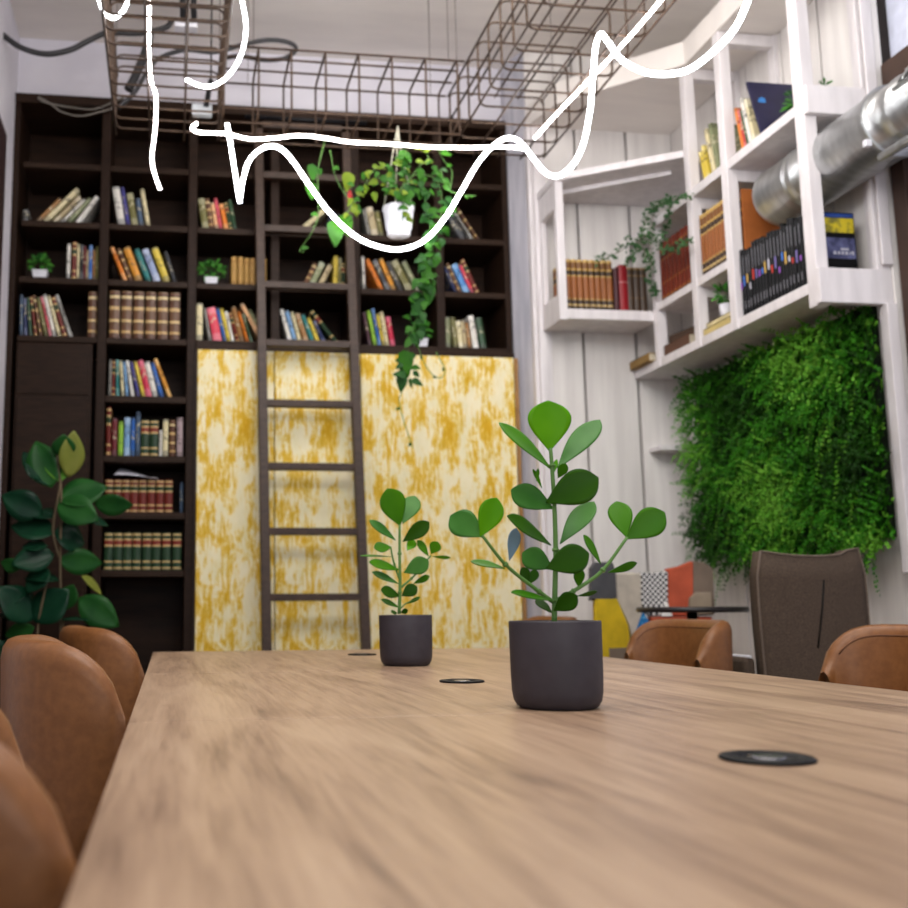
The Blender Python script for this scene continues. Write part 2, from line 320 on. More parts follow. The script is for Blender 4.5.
for z in (1.904, 1.611, 1.337, 1.062):
    MB().box((-.321, 5.003, z-.032), (.068, BACKY, z)).build('shelf', DARKH, BC, bevel=.002)
MB().box((.113, 4.985, 0), (.119, 5.0, 2.137)).build('edge_strip', BRN, BC)
d = MB().box((-.74, 4.985, 1.90), (-.40, 5.003, 2.152)).box((-.745, 4.99, .03), (-.385, 5.004, 2.155)).build('door', DARK, BC, bevel=.003)
MB().box((-.735, 4.982, .06), (-.40, 4.992, 1.885)).build('door_panel', DARK, d, bevel=.004)
# ochre fabric panels below the shelves
for k, (a, b) in enumerate(((.122, .496), (.500, .928), (.932, 1.722))):
    p = MB().box((a, 4.955, .02), (b, 4.984, 2.134)).build('fabric_panel', OCHRE, org=((a+b)/2, 4.97, .02), bevel=.004)
    tag(p, ['narrow ochre and cream distressed wall panel left of the ladder', 'ochre and cream distressed wall panel behind the ladder rungs', 'wide ochre and cream distressed wall panel right of the ladder'][k], 'wall panel', 'ochre distressed panels under the bookshelves')
tag(MB().box((1.724, 4.95, .02), (1.742, 4.984, 2.13)).build('wooden_batten', plain('raw_batten', (150, 112, 66), .6), org=(1.733, 4.96, .02)), 'thin raw wooden batten at right edge of the ochre panel', 'batten')
# ================================================================== BOOKS
def book(cx, y, z, t, h, dep, mat, lean=0, axis='Y', label='', group=None, flat=False, cat='book', name='book'):
    """spine faces -Y (axis 'Y') or -X (axis 'X'); lean in radians, positive = top to the right"""
    m = MB(); bt = min(.003, t*.2); n = 4
    pr = [(-t/2, dep), (-t/2, .004)]+[(-t/2+t*k/n, .004-.006*math.sin(math.pi*k/n)) for k in range(1, n)]+[(t/2, .004), (t/2, dep), (t/2-bt, dep), (t/2-bt, .008), (-t/2+bt, .008), (-t/2+bt, dep)]
    k = len(pr); m.add([(p[0], p[1], 0) for p in pr]+[(p[0], p[1], h) for p in pr], [(i, (i+1) % k, k+(i+1) % k, k+i) for i in range(k)]+[(0, 1, k-2, k-1), (k, 2*k-1, 2*k-2, k+1), (k-4-1, k-4, k-3, k-6) if 0 else (k-5, k-4, k-3, k-6)], 0)
    m.box((-t/2+bt, .009, .003), (t/2-bt, dep-.004, h-.003), 1)
    o = m.build(name, [mat, PAGES]); up = abs(math.sin(lean))*t/2
    if flat:
        o.rotation_euler = (0, math.pi/2, 0) if axis == 'Y' else (0, math.pi/2, -math.pi/2); 
    else:
        o.rotation_euler = (0, lean, 0) if axis == 'Y' else Matrix.Rotation(-math.pi/2, 4, 'Z').to_euler()
        if axis == 'X': o.rotation_euler = (Matrix.Rotation(-math.pi/2, 4, 'Z') @ Matrix.Rotation(lean, 4, 'Y')).to_euler()
    o.location = (cx, y, z+up+.0006)
    return tag(o, label, cat, group)
cover_v = [0]
def row(z, items, where, group, Y=5.03):
    cur = None; out = []
    for i, it in enumerate(items):
        px, wp, hp, dx, cn = it[:5]
        py = 610-(z-H)*1034/5.0
        a = at(px-wp/2, py, 'Y', Y).x; b = at(px+wp/2, py, 'Y', Y).x; t = (b-a)*.94; x = (a+b)/2
        lean = math.atan2(dx, hp); t *= math.cos(lean); h = math.hypot(hp, dx)*.00497; half = t/2/math.cos(lean)
        if cur is not None:
            px0, pl, ph, phalf = cur
            x = max(x, px0+phalf+half+.0015)
            if lean < pl: x = max(x, px0+phalf+half+.0015+(math.tan(pl)-math.tan(lean))*min(h*math.cos(lean), ph))
        cur = (x, lean, h*math.cos(lean), half); out.append([x, lean, t, h, cn])
    cx_ = sum(o[0] for o in out)/len(out); bay = [k for k in range(6) if DX[k] < cx_ <= DX[k+1]][0]; lo, hi = DX[bay]+.024, DX[bay+1]-.028
    ext = lambda o, sg: o[0]+sg*o[2]/2/math.cos(o[1])+(o[3]*math.sin(o[1]) if sg*o[1] > 0 else 0)
    R = max(ext(o, 1) for o in out); L = min(ext(o, -1) for o in out); sh = 0
    if R > hi: sh = hi-R
    elif L < lo: sh = lo-L
    k = 1.0
    if R-L > hi-lo: k = (hi-lo)/(R-L)*.995; x0 = out[0][0]
    for i, (x, lean, t, h, cn) in enumerate(out):
        if k < 1: x = lo+(x-L)*k; t *= k; 
        else: x += sh
        if cn in ENC: mat = ENC[cn]; desc = {'brown': 'brown leather volume with gold bands', 'green': 'dark green volume with gold bands', 'red': 'red volume with green label', 'greenset': 'green volume with red band', 'tan': 'plain tan bound volume', 'amber': 'amber volume with gold bands', 'cherry': 'cherry leather volume'}[cn]; gd = .2
        else:
            cover_v[0] = (cover_v[0]+1) % 3; mat = cover(cn, cover_v[0]); desc = cn+(' leaning book' if abs(lean) > .12 else ' upright book'); gd = .17
        book(x, Y-.004, z, t, h, gd+random.uniform(-.01, .01), mat, lean, 'Y', f'{desc}, {ordn(i)} from left, {where}', group)
R1, R2, R3 = 2.775, 2.487, 2.193
row(R1, [(36, 6, 12, 0, 'dark grey'), (49, 6, 24, 21, 'tan brown'), (56, 7, 35, 31, 'cream'), (66, 6, 27, 24, 'beige'), (73, 4, 25, 22, 'white'), (78, 6, 26, 21, 'sage green'), (85, 6, 28, 19, 'white')], 'first bay, top book row of bookcase', 'books in the first bay of the top book row')
row(R1, [(122, 7.5, 40, -7, 'white'), (128.5, 4.5, 40, -7, 'indigo'), (135, 7, 34, -6, 'olive'), (141.5, 5, 29, -4, 'slate blue'), (148.5, 4.5, 39, -7, 'cream')], 'second bay, top book row of bookcase', 'books in the second bay of the top book row')
row(R1, [(203, 7, 32, -5, 'olive'), (209, 5, 32, -5, 'brown'), (213.5, 4, 28, -5, 'peach'), (218, 4, 33, -6, 'pink'), (222.5, 5, 27, -6, 'orange'), (227, 4, 29, -6, 'green'), (231.5, 4, 32, -6, 'dark green')], 'third bay, top book row of bookcase', 'books in the third bay of the top book row')
row(R1, [(299, 7, 27, 29, 'cream'), (331, 6, 24, 2, 'navy'), (337, 4, 22, 2, 'charcoal')], 'fourth bay, top book row of bookcase', 'books in the fourth bay of the top book row')
row(R1, [(369, 4, 29, -5, 'grey'), (375, 7, 31, -6, 'beige'), (381.5, 5, 27, -5, 'olive')], 'fifth bay, top book row of bookcase', 'books in the fifth bay of the top book row')
row(R1, [(463, 8, 26, -15, 'charcoal'), (472, 3, 32, -20, 'grey'), (478, 3, 34, -22, 'brown')], 'sixth bay, top book row of bookcase', 'books in the sixth bay of the top book row')
row(R2, [(69.5, 3.6, 37, 0, 'white'), (75.2, 4.6, 39, 0, 'red'), (79, 2.6, 37, 0, 'cream'), (82.5, 3.4, 36, 0, 'black'), (85.6, 2.6, 35, 0, 'maroon'), (88.2, 2.4, 31, 0, 'beige'), (91.4, 3.6, 36, 0, 'blue'), (94.8, 2.6, 32, 0, 'tan brown'), (98, 3, 35, 0, 'olive')], 'first bay, second book row of bookcase', 'books in the first bay of the second book row')
row(R2, [(125.5, 4.6, 34, -14, 'orange'), (131, 4.6, 33, -13, 'brown'), (139, 8, 34, -13, 'gold'), (149, 6, 33, -13, 'teal'), (157.5, 7.4, 33, -13, 'pale blue'), (167, 7.4, 35, -13, 'yellow'), (175, 4.4, 32, -10, 'charcoal')], 'second bay, second book row of bookcase', 'books in the second bay of the second book row')
row(R2, [(234, 5.6, 30, 0, 'tan'), (240.5, 5.6, 30, 0, 'tan'), (246.5, 5.2, 29, 0, 'tan'), (252.2, 5.2, 29, 0, 'tan'), (258, 5.2, 29, 0, 'tan'), (264, 5, 29, 0, 'tan')], 'third bay, second book row of bookcase', 'matching tan volumes in the second book row')
row(R2, [(304, 5, 25, 12, 'brown'), (311, 7, 26, 12, 'sage green'), (319, 6, 24, 12, 'beige'), (333.5, 4.6, 35, 1, 'yellow'), (338, 3.6, 33, 1, 'olive'), (341.6, 3, 28, 1, 'green')], 'fourth bay, second book row of bookcase', 'books in the fourth bay of the second book row')
row(R2, [(364, 3, 36, -1, 'white'), (381, 5, 32, -15, 'orange'), (388, 6, 31, -14, 'charcoal'), (394, 5, 33, -14, 'gold'), (401, 6, 30, -14, 'dark grey'), (409, 8, 31, -16, 'olive'), (418, 6, 31, -15, 'sage green')], 'fifth bay, second book row of bookcase', 'books in the fifth bay of the second book row')
row(R2, [(453, 3.6, 27, -11, 'navy'), (457.5, 4, 31, -13, 'brown'), (464, 7, 30, -13, 'blue and red'), (470, 4, 30, -13, 'pink and red'), (475, 4, 36, -16, 'red')], 'sixth bay, second book row of bookcase', 'books in the sixth bay of the second book row')
row(R3, [(17, 3.6, 42, -1, 'slate blue'), (21.5, 3.6, 38, -2, 'navy'), (26, 3.6, 39, -4, 'dark green'), (30.5, 3.4, 40, -6, 'red'), (35, 3.6, 41, -8, 'brown'), (40.5, 4.6, 39, -9, 'olive'), (46, 3, 40, -10, 'pink'), (50, 4.4, 42, -11, 'white'), (55.5, 4, 41, -12, 'cream'), (61.5, 5, 40, -13, 'red'), (68.5, 4.6, 42, -15, 'grey'), (93.5, 9.6, 47, 0, 'brown')], 'first bay, third book row of bookcase', 'books in the first bay of the third book row')
row(R3, [(x, 10.6, 49, 0, 'brown') for x in (114, 126, 138.2, 150.3, 162.4, 174.4)], 'second bay, third book row of bookcase', 'matching brown volumes in the third book row')
row(R3, [(197, 6.4, 39, 0, 'cream'), (205.5, 3.6, 34, -6, 'grey'), (213.5, 9.4, 34, -7, 'pink and red'), (221.4, 3.6, 34, -8, 'blue'), (226, 4.2, 34, -8, 'yellow'), (230.5, 3.6, 31, -7, 'white'), (234.6, 3.6, 30, -8, 'red'), (239.6, 5, 36, -9, 'tan brown'), (244.4, 3.4, 31, -9, 'orange'), (248.2, 3.4, 29, -9, 'dark green'), (258, 5, 39, -21, 'peach'), (264, 4, 33, -18, 'sage green')], 'third bay, third book row of bookcase', 'books in the third bay of the third book row')
row(R3, [(286.5, 4.4, 35, -9, 'white'), (291.5, 4.4, 34, -9, 'light blue'), (296.5, 4, 33, -9, 'cream'), (303, 5.6, 31, -10, 'tan brown'), (309.5, 4.6, 30, -11, 'teal'), (315, 4.4, 27, -11, 'yellow'), (320.5, 4.6, 24, -11, 'navy'), (331, 5.4, 34, -27, 'green')], 'fourth bay, third book row of bookcase', 'books in the fourth bay of the third book row')
row(R3, [(370, 3.6, 35, -6, 'plum'), (375.4, 4, 37, -7, 'lime green'), (379.8, 3.2, 39, -7, 'blue'), (383.4, 3, 34, -6, 'yellow'), (387.4, 4, 36, -6, 'cream'), (393, 4.8, 31, -5, 'crimson')], 'fifth bay, third book row of bookcase', 'books in the fifth bay of the third book row')
row(R3, [(447.5, 5.8, 33, 0, 'sage green'), (454.5, 5, 33, -3, 'olive'), (460, 4.6, 29, -3, 'cream'), (465, 4.2, 30, -3, 'beige'), (469.6, 3.6, 28, -3, 'tan brown'), (475.6, 6, 35, -5, 'white'), (483.4, 6, 33, -5, 'dark green')], 'sixth bay, third book row of bookcase', 'books in the sixth bay of the third book row')
row(1.904, [(109.6, 3, 37, 0, 'grey'), (113, 3.2, 36, 0, 'red'), (116.6, 3.2, 37, -1, 'teal'), (120.4, 3.2, 36, -3, 'cream'), (124.2, 3.2, 35, -4, 'light blue'), (128.2, 3.6, 36, -6, 'white'), (132.2, 3.6, 35, -8, 'indigo'), (136.6, 4.2, 35, -9, 'yellow'), (142.6, 6.4, 36, -9, 'crimson'), (149.6, 6, 35, -9, 'white'), (156.4, 4.6, 34, -10, 'blue'), (165.5, 4.6, 38, -15, 'gold')], 'top shelf of narrow stack beside door', 'books on the top shelf of the narrow stack')
row(1.611, [(108, 4.6, 48, 0, 'red'), (114, 5.4, 37, 0, 'maroon'), (120.2, 5, 34, 0, 'lime green'), (126.6, 6, 38, 0, 'light blue'), (132.4, 4, 38, 0, 'blue'), (137.4, 4.6, 44, 0, 'slate blue'), (144.6, 8.4, 36, 0, 'green'), (153.8, 8.4, 36, 0, 'green'), (160.4, 3, 26, 0, 'white'), (165.2, 5.4, 37, 0, 'cream'), (172, 6, 36, 0, 'brown'), (179.6, 6.2, 39, 0, 'grey and pink')], 'second shelf of narrow stack beside door', 'books on the second shelf of the narrow stack')
for (z, xs, wp, hp, cn, wh, gr) in ((1.337, (108.6, 117, 125.3, 133.7, 142.2, 150.8, 159.6, 168.4), 8, 32, 'red', 'third shelf of narrow stack', 'matching red volumes in the narrow stack'), (1.062, (108, 117.4, 126.8, 136.2, 146.4, 156, 166, 176.6), 8.8, 36, 'greenset', 'bottom shelf of narrow stack', 'matching green volumes in the narrow stack')):
    row(z, [(x, wp, hp, 0, cn) for x in xs], wh, gr)
book(.052, 5.03, 1.337, .014, .15, .16, cover('slate blue', 0), 0, 'Y', 'slim slate blue book ending the row of red volumes', 'matching red volumes in the narrow stack')
# loose papers
m = MB(); zt = 1.337+.165
pts = [at(117, 476, 'Y', 5.02), at(158, 479, 'Y', 5.02)]
def paper(m, xa, xb, lift, n=8):
    vs = []
    for i in range(n+1):
        t = i/n
        for j in range(4):
            s_ = j/3; vs.append((xa+(xb-xa)*t+.02*s_, 5.0+.17*s_, zt+.006+lift*(1-t)*(s_*.9+.1)+.004*math.sin(t*5)))
    m.add(vs, [(i*4+j, i*4+j+1, (i+1)*4+j+1, (i+1)*4+j) for i in range(n) for j in range(3)], 0, True)
paper(m, -.27, -.07, .07)
tag(m.build('paper_sheet', plain('paper', (206, 204, 214), .7), org=(-.17, 5.03, zt), thick=.0015), 'loose white papers lying on top of the red volumes', 'paper')
# ================================================================== small potted shrubs
def shrub(name, c, r, hpot, fr, fh, label, group, square=False, n=60, ls=.03):
    t = thing(name, c, label, 'potted plant', group)
    if square:
        m = MB(); a, b = r*.78, r
        m.add([(c[0]+sx*q, c[1]+sy*q, c[2]+z) for q, z in ((a, 0), (b, hpot)) for sx, sy in ((-1, -1), (1, -1), (1, 1), (-1, 1))], [(0, 3, 2, 1), (4, 5, 6, 7), (0, 1, 5, 4), (1, 2, 6, 5), (2, 3, 7, 6), (3, 0, 4, 7)])
    else: m = MB().lathe([(0, 0), (r*.7, 0), (r*.75, .004), (r, hpot), (r*.9, hpot), (r*.85, hpot-.008), (0, hpot-.008)], c, 20)
    m.build('pot', WPOT, t, bevel=.002 if square else 0)
    m = MB(); cz = c[2]+hpot+fh*.42
    for i in range(n):
        u = Vector((random.gauss(0, 1), random.gauss(0, 1), random.gauss(0, 1)+.3)).normalized(); q = random.uniform(.3, .8)
        p = Vector((c[0]+u.x*fr*q, c[1]+u.y*fr*q, cz+u.z*fh*.5*q))
        m.leaf(p, u+Vector((0, 0, .2)), Vector((random.uniform(-.5, .5), -1, .8)), ls, ls*.62, random.choice((0, 0, 1)), 'ellip', .1, .1, 3)
    m.tube([(c[0], c[1], c[2]+hpot*.8), (c[0], c[1], cz)], .004, 6, 1)
    m.build('foliage', SHR, t)
    return t
def sp(px, Y): return at(px, 300, 'Y', Y).x
shrub('potted_shrub', (at(40, 275, 'Y', 5.08).x, 5.09, R2), .037, .055, .055, .09, 'small green shrub in white square pot, left end of second book row', 'small shrubs on the bookcase', True)
shrub('potted_shrub', (at(211, 281, 'Y', 5.08).x, 5.09, R2), .034, .05, .078, .11, 'small green shrub in white pot beside the tan volumes', 'small shrubs on the bookcase', True, 90)
shrub('potted_shrub', (at(421, 344, 'Y', 5.08).x, 5.09, R3), .034, .058, .07, .11, 'small mossy shrub in white pot behind the trailing vine', 'small shrubs on the bookcase', True, 90)
# ================================================================== LADDER
LD = thing('library_ladder', (.68, 4.62, 0), 'tall dark wooden library ladder leaning against the bookcase', 'ladder')
def ladp(x, z): return Vector((x, 4.66+.30*z/3.4, z))
rails = []
for (xa, xb) in ((.447, .418), (.905, .868)):
    pa = ladp(xa, 0); pb = ladp(xb, 3.30)
    m = MB(); hw = .022; dp = Vector((0, .05, 0))
    m.slab([pa+Vector((-hw, 0, 0)), pa+Vector((hw, 0, 0)), pb+Vector((hw, 0, 0)), pb+Vector((-hw, 0, 0))], dp)
    m.build('rail', LADM, LD, bevel=.004); rails.append((xa, xb))
rz = []
for k, y in enumerate((597, 531, 466, 403, 343, 285, 229, 176, 126)):
    Yg = 4.8
    for _ in range(6): z = at(310, y, 'Y', Yg).z; Yg = 4.66+.30*z/3.4
    rz.append(z); t = z/3.3; a = .447+(.418-.447)*t+.02; b = .905+(.868-.905)*t-.02
    MB().box((a, Yg+.002, z-.018), (b, Yg+.048, z+.016)).build('rung', LADM, LD, bevel=.003)
z = rz[-1]
MB().tube([(.35, 4.965, 3.36), (.98, 4.965, 3.36)], .012, 10).build('top_bar', BLKM, LD)
# ================================================================== WHITE CORNER SHELVING
WS = thing('corner_shelving', (2.33, 4.2, 2.0), 'white painted open shelving wrapping the corner above the green wall', 'shelving')
PX0, PX1 = 2.312, 2.338
def wbox(n, a, b): return MB().box(a, b).build(n, WHITE, WS, bevel=.003)
for (ya, yb, za, zb) in ((4.565, 4.605, 2.01, 2.75), (4.18, 4.225, 2.01, 3.335), (3.875, 3.925, 2.01, 3.335), (3.335, 3.395, 1.955, 3.335)):
    wbox('post', (2.312, ya, za), (2.36, yb, zb))
    if ya < 4.5:
        wbox('post', (2.566, ya, max(za, 2.01)), (2.5875, yb, zb))
wbox('shelf', (2.318, 3.39, 2.012), (2.5875, 4.848, 2.055))
wbox('shelf', (2.318, 3.92, 2.288), (2.5875, 4.60, 2.325))
wbox('shelf', (2.318, 3.39, 2.706), (2.5875, 4.848, 2.748))
for (ya, yb, z) in ((4.18, 4.225, 2.655), (3.875, 3.925, 2.655), (4.18, 4.225, 2.24), (3.875, 3.925, 3.28), (4.18, 4.225, 3.28)): wbox('cross_rail', (2.36, ya+.003, z), (2.566, yb-.003, z+.052))
wbox('cross_rail', (2.31, 3.31, 2.68), (2.5875, 3.335, 2.79)); wbox('cross_rail', (2.30, 3.305, 1.955), (2.5875, 3.335, 2.085))
# the end frame stile
wbox('post', (2.535, 3.31, 2.085), (2.5875, 3.335, 2.68)); wbox('post', (2.535, 3.31, 2.79), (2.5875, 3.335, 3.335))
# section along the back wall
wbox('shelf', (1.845, 4.60, 2.245), (2.325, 4.848, 2.295))
wbox('post', (1.832, 4.585, 2.235), (1.872, 4.615, 2.93))
wbox('side_rail', (1.838, 4.615, 2.24), (1.866, 4.848, 2.37)); wbox('side_rail', (1.838, 4.615, 2.80), (1.866, 4.848, 2.93)); wbox('post', (1.838, 4.80, 2.37), (1.866, 4.848, 2.80))
MB().prism([(1.832, 4.585), (2.335, 4.25), (2.335, 4.30), (2.587, 4.30), (2.587, 4.848), (1.832, 4.848)], 'Z', 2.93, 2.965).build('top_shelf', WHITE, WS, bevel=.003)
MB().prism([(1.90, 4.70), (2.34, 4.40), (2.355, 4.42), (1.915, 4.72)], 'Z', 2.91, 2.93).build('batten', WHITE, WS)
tag(MB().box((2.375, 4.735, 1.635), (2.586, 4.849, 1.66)).build('wall_ledge', WHITE, org=(2.47, 4.8, 1.645), bevel=.003), 'small white ledge on the boards left of the green wall', 'ledge')
# ------------------------------------------------ books in the corner shelving
def prow(x0, x1, n, Y, z, h, cn, desc, where, group, dep=.17, axis='Y', lean=0):
    for i in range(n):
        c = x0+(x1-x0)*(i+.5)/n; t = abs(x1-x0)/n*.87*math.cos(lean)
        mat = ENC[cn] if cn in ENC else cn
        if axis == 'Y': book(c, Y, z, t, h, dep, mat, lean, 'Y', f'{desc}, {ordn(i)} from left, {where}', group)
        else: book(Y, c, z, t, h*random.uniform(.985, 1.0), dep, mat, lean, 'X', f'{desc}, {ordn(i)} from left, {where}', group)
prow(1.885, 2.125, 8, 4.625, 2.295, .255, 'amber', 'amber volume with gold bands', 'left section of white corner shelf', 'amber volumes on the white corner shelf')
RB = bands('burgundy_plain', (70, 22, 30), [(0, (70, 22, 30)), (.5, (76, 26, 34))]); RR = bands('bright_red_tall', (150, 24, 34), [(0, (150, 24, 34)), (.62, (206, 150, 150)), (.64, (150, 24, 34))])
DB = bands('dark_brown_dotted', (64, 46, 30), [(0, (150, 120, 70)), (.03, (64, 46, 30)), (.3, (90, 66, 42)), (.33, (64, 46, 30)), (.8, (120, 92, 54)), (.83, (64, 46, 30)), (.95, (150, 120, 70))])
book(2.143, 4.625, 2.295, .024, .22, .17, RB, 0, 'Y', 'dark burgundy book between amber volumes and bright red book', 'mixed books at the white shelf corner')
book(2.178, 4.622, 2.295, .042, .235, .17, RR, 0, 'Y', 'thick bright red book on the white corner shelf', 'mixed books at the white shelf corner')
for i in range(3): book(2.217+i*.033, 4.625, 2.295, .031, .225, .17, DB, 0, 'Y', f'dark brown gilt-edged book, {ordn(i)} right of the bright red book', 'mixed books at the white shelf corner')
prow(4.562, 4.235, 8, 2.335, 2.325, .29, 'cherry', 'cherry leather volume', 'middle row behind the ivy', 'cherry leather volumes on the white shelf', .17, 'X')
prow(4.172, 3.935, 8, 2.335, 2.325, .285, 'amber', 'amber gilt volume', 'cell right of cherry volumes', 'amber volumes in the white shelf cell', .17, 'X')
BLKC = []
for v, c in enumerate(((120, 60, 150), (60, 110, 190), (190, 150, 60), (190, 190, 200), (180, 60, 60))):
    BLKC.append(bands('black_glossy_spine_'+'abcde'[v], (24, 24, 28), [(0, (24, 24, 28)), (.12, (60, 60, 66)), (.16, (24, 24, 28)), (.38+.02*v, c), (.46+.02*v, (210, 205, 205)), (.50+.02*v, (24, 24, 28)), (.84, (70, 70, 74)), (.87, (24, 24, 28))]))
GLBP = plain('spine_print_grey', (112, 112, 118), .4)
EMB = [plain('emblem_'+str(k), c, .4) for k, c in enumerate(((150, 90, 190), (70, 120, 210), (206, 170, 90), (196, 196, 210), (196, 60, 50), (120, 110, 170)))]
GLB = plain('glossy_black', (9, 9, 11), .35, spec=.15)
for i in range(19):
    y = 3.868-(3.868-3.44)*(i+.5)/19; hh = .285+random.uniform(-.012, .008)
    o = book(2.33+random.uniform(0, .006), y, 2.0555, .0190, hh, .2, GLB, 0, 'X', f'glossy black magazine volume, {ordn(i)} from left, below the duct', 'black glossy volumes on the lower white shelf')
    m = MB(); zc = hh*random.uniform(.36, .5); m.box((-.005, -.0035, zc), (.005, -.0025, zc+random.uniform(.02, .05)))
    W[o.name] = Vector((0, 0, 0)); m.build('spine_emblem', EMB[i % 6], o)
    MB().box((-.003, -.0035, hh*.1), (.003, -.0025, hh*.22)).build('spine_print', GLBP, o); MB().box((-.0025, -.0035, hh*.62), (.0025, -.0025, hh*.9)).build('spine_title', GLBP, o)
# big cover standing at the near end
BB = thing('large_book', (2.47, 3.40, 2.055), 'large black book with yellow and blue cover at the shelf end', 'book')
MB().box((2.368, 3.40, 2.056), (2.525, 3.425, 2.335)).build('cover', BLACKP, BB, bevel=.002)
MB().box((2.372, 3.3985, 2.255), (2.52, 3.3998, 2.312)).build('cover_picture', noisy('yellow_photo', lin((206, 186, 40)), lin((120, 116, 50)), 30, .4, lo=.45, hi=.6), BB)
MB().box((2.372, 3.3985, 2.314), (2.52, 3.3998, 2.33)).build('cover_band', plain('blue_band', (40, 70, 140), .4), BB)
MB().box((2.372, 3.3985, 2.155), (2.52, 3.3998, 2.235)).build('cover_picture', noisy('indigo_photo', lin((36, 38, 70)), lin((96, 100, 140)), 24, .4), BB)
m = MB()
for i, (a, wd, z, h) in enumerate(((2.43, .014, 2.17, .012), (2.447, .012, 2.17, .012), (2.462, .012, 2.17, .012), (2.477, .014, 2.17, .012), (2.494, .006, 2.17, .012), (2.503, .012, 2.17, .014), (2.46, .04, 2.187, .008))): m.box((a, 3.3978, z), (a+wd*.8, 3.3984, z+h))
m.build('cover_lettering', plain('cover_grey', (176, 176, 186), .5), BB)
o = MB().box((2.365, 3.866, 2.056), (2.57, 3.874, 2.618)).build('side_cover', plain('rust_orange_cover', (150, 84, 34), .7), org=(2.46, 3.87, 2.056), bevel=.002); tag(o, 'plain rust orange side cover of the last amber volume, behind the duct end', 'side_cover')  # added board standing in for the plain side of the last amber volume
# flat books on the lowest white shelf
def flatbook(name, c, sx, sy, sz, mat, label, group, rot=0):
    t = thing(name, c, label, 'book', group); t.rotation_euler = (0, 0, rot); W[t.name] = Vector((0, 0, 0))
    m = MB().box((-sx/2, -sy/2, 0), (sx/2, sy/2, .003)).box((-sx/2, -sy/2, sz-.003), (sx/2, sy/2, sz)).box((-sx/2, -sy/2, 0), (-sx/2+.003, sy/2, sz)); m.build('cover', mat, t)
    MB().box((-sx/2+.006, -sy/2+.006, .003), (sx/2-.006, sy/2-.004, sz-.003)).build('pages', PAGES, t); return t
g = 'flat books on the lowest white shelf'
flatbook('book', (2.37, 4.735, 2.056), .16, .21, .04, plain('worn_ochre', (150, 118, 66), .7), 'worn ochre book lying flat at the far shelf end', g)
flatbook('book', (2.40, 4.42, 2.056), .15, .24, .05, plain('worn_brown', (96, 66, 50), .7), 'worn brown book lying flat, lower of the two stacked', g)
flatbook('book', (2.41, 4.40, 2.1065), .14, .2, .035, plain('worn_dark', (72, 54, 42), .7), 'dark worn book lying flat, upper of the two stacked', g, .12)
flatbook('book', (2.40, 4.06, 2.056), .15, .22, .03, plain('pale_yellow_paper', (204, 184, 120), .7), 'pale yellow book lying flat under the small white pot', g)
flatbook('book', (2.40, 4.05, 2.0865), .14, .2, .022, plain('cream_paper', (214, 198, 150), .7), 'cream book lying flat directly beneath the white pot', g)
shrub('potted_shrub', (2.372, 4.055, 2.109), .03, .06, .05, .11, 'small leafy shrub in round white pot on stacked flat books', 'small shrubs on the white shelving', False, 60)
# upper row
CRM = [cover('cream', 0), cover('yellow', 1), cover('beige', 2), cover('sage green', 0)]
for i, (y, t, h, l) in enumerate(((4.135, .022, .17, -.22), (4.108, .018, .19, -.22), (4.06, .028, .25, -.22), (4.022, .026, .26, -.22))):
    book(2.36, y, 2.749, t, h, .16, CRM[(1, 1, 0, 3)[i]], l, 'X', ['short yellow book leaning, leftmost on the upper white shelf', 'yellow book leaning, second on the upper white shelf', 'tall cream book leaning beside yellow ones, upper white shelf', 'tall sage book leaning against the second white post'][i], 'leaning books on the upper white shelf')
for i, (y, t, h, l, c) in enumerate(((3.822, .014, .23, -.2, 'orange'), (3.803, .014, .21, -.2, 'red'), (3.785, .014, .20, -.2, 'dark green'), (3.765, .02, .25, -.22, 'white'), (3.738, .014, .23, -.22, 'cream'))):
    book(2.36, y, 2.749, t, h, .16, cover(c, i % 3), l, 'X', f'{c} book leaning, {ordn(i)} from left, upper white shelf before the navy book', 'books beside the navy cover on the upper white shelf')
NB = thing('large_book', (2.45, 3.60, 2.749), 'large navy book cover with blue flower, standing on upper white shelf', 'book')
MB().slab([(2.335, 3.64, 2.75), (2.565, 3.64, 2.75), (2.565, 3.72, 3.02), (2.335, 3.72, 3.02)], (0, .014, 0)).build('cover', plain('navy_cover', (34, 32, 62), .4), NB, bevel=.002)
m = MB(); c0 = Vector((2.375, 3.6885, 2.92))
for k in range(8):
    a = k*math.pi/4; m.leaf(c0, (math.cos(a), .02, math.sin(a)), (0, -1, .15), .02, .012, 0, 'ellip', 0, 0, 3)
m.build('flower_print', plain('blue_flower', (60, 130, 200), .5), NB)
shrub('potted_shrub', (2.45, 3.56, 2.749), .03, .04, .065, .15, 'leafy green shrub on upper white shelf before the navy cover', 'small shrubs on the white shelving', False, 110, .03)
shrub('potted_shrub', (2.43, 3.375, 2.7905), .02, .02, .028, .035, 'tiny green sprig by the nearest white post', 'small shrubs on the white shelving', False, 24, .02)
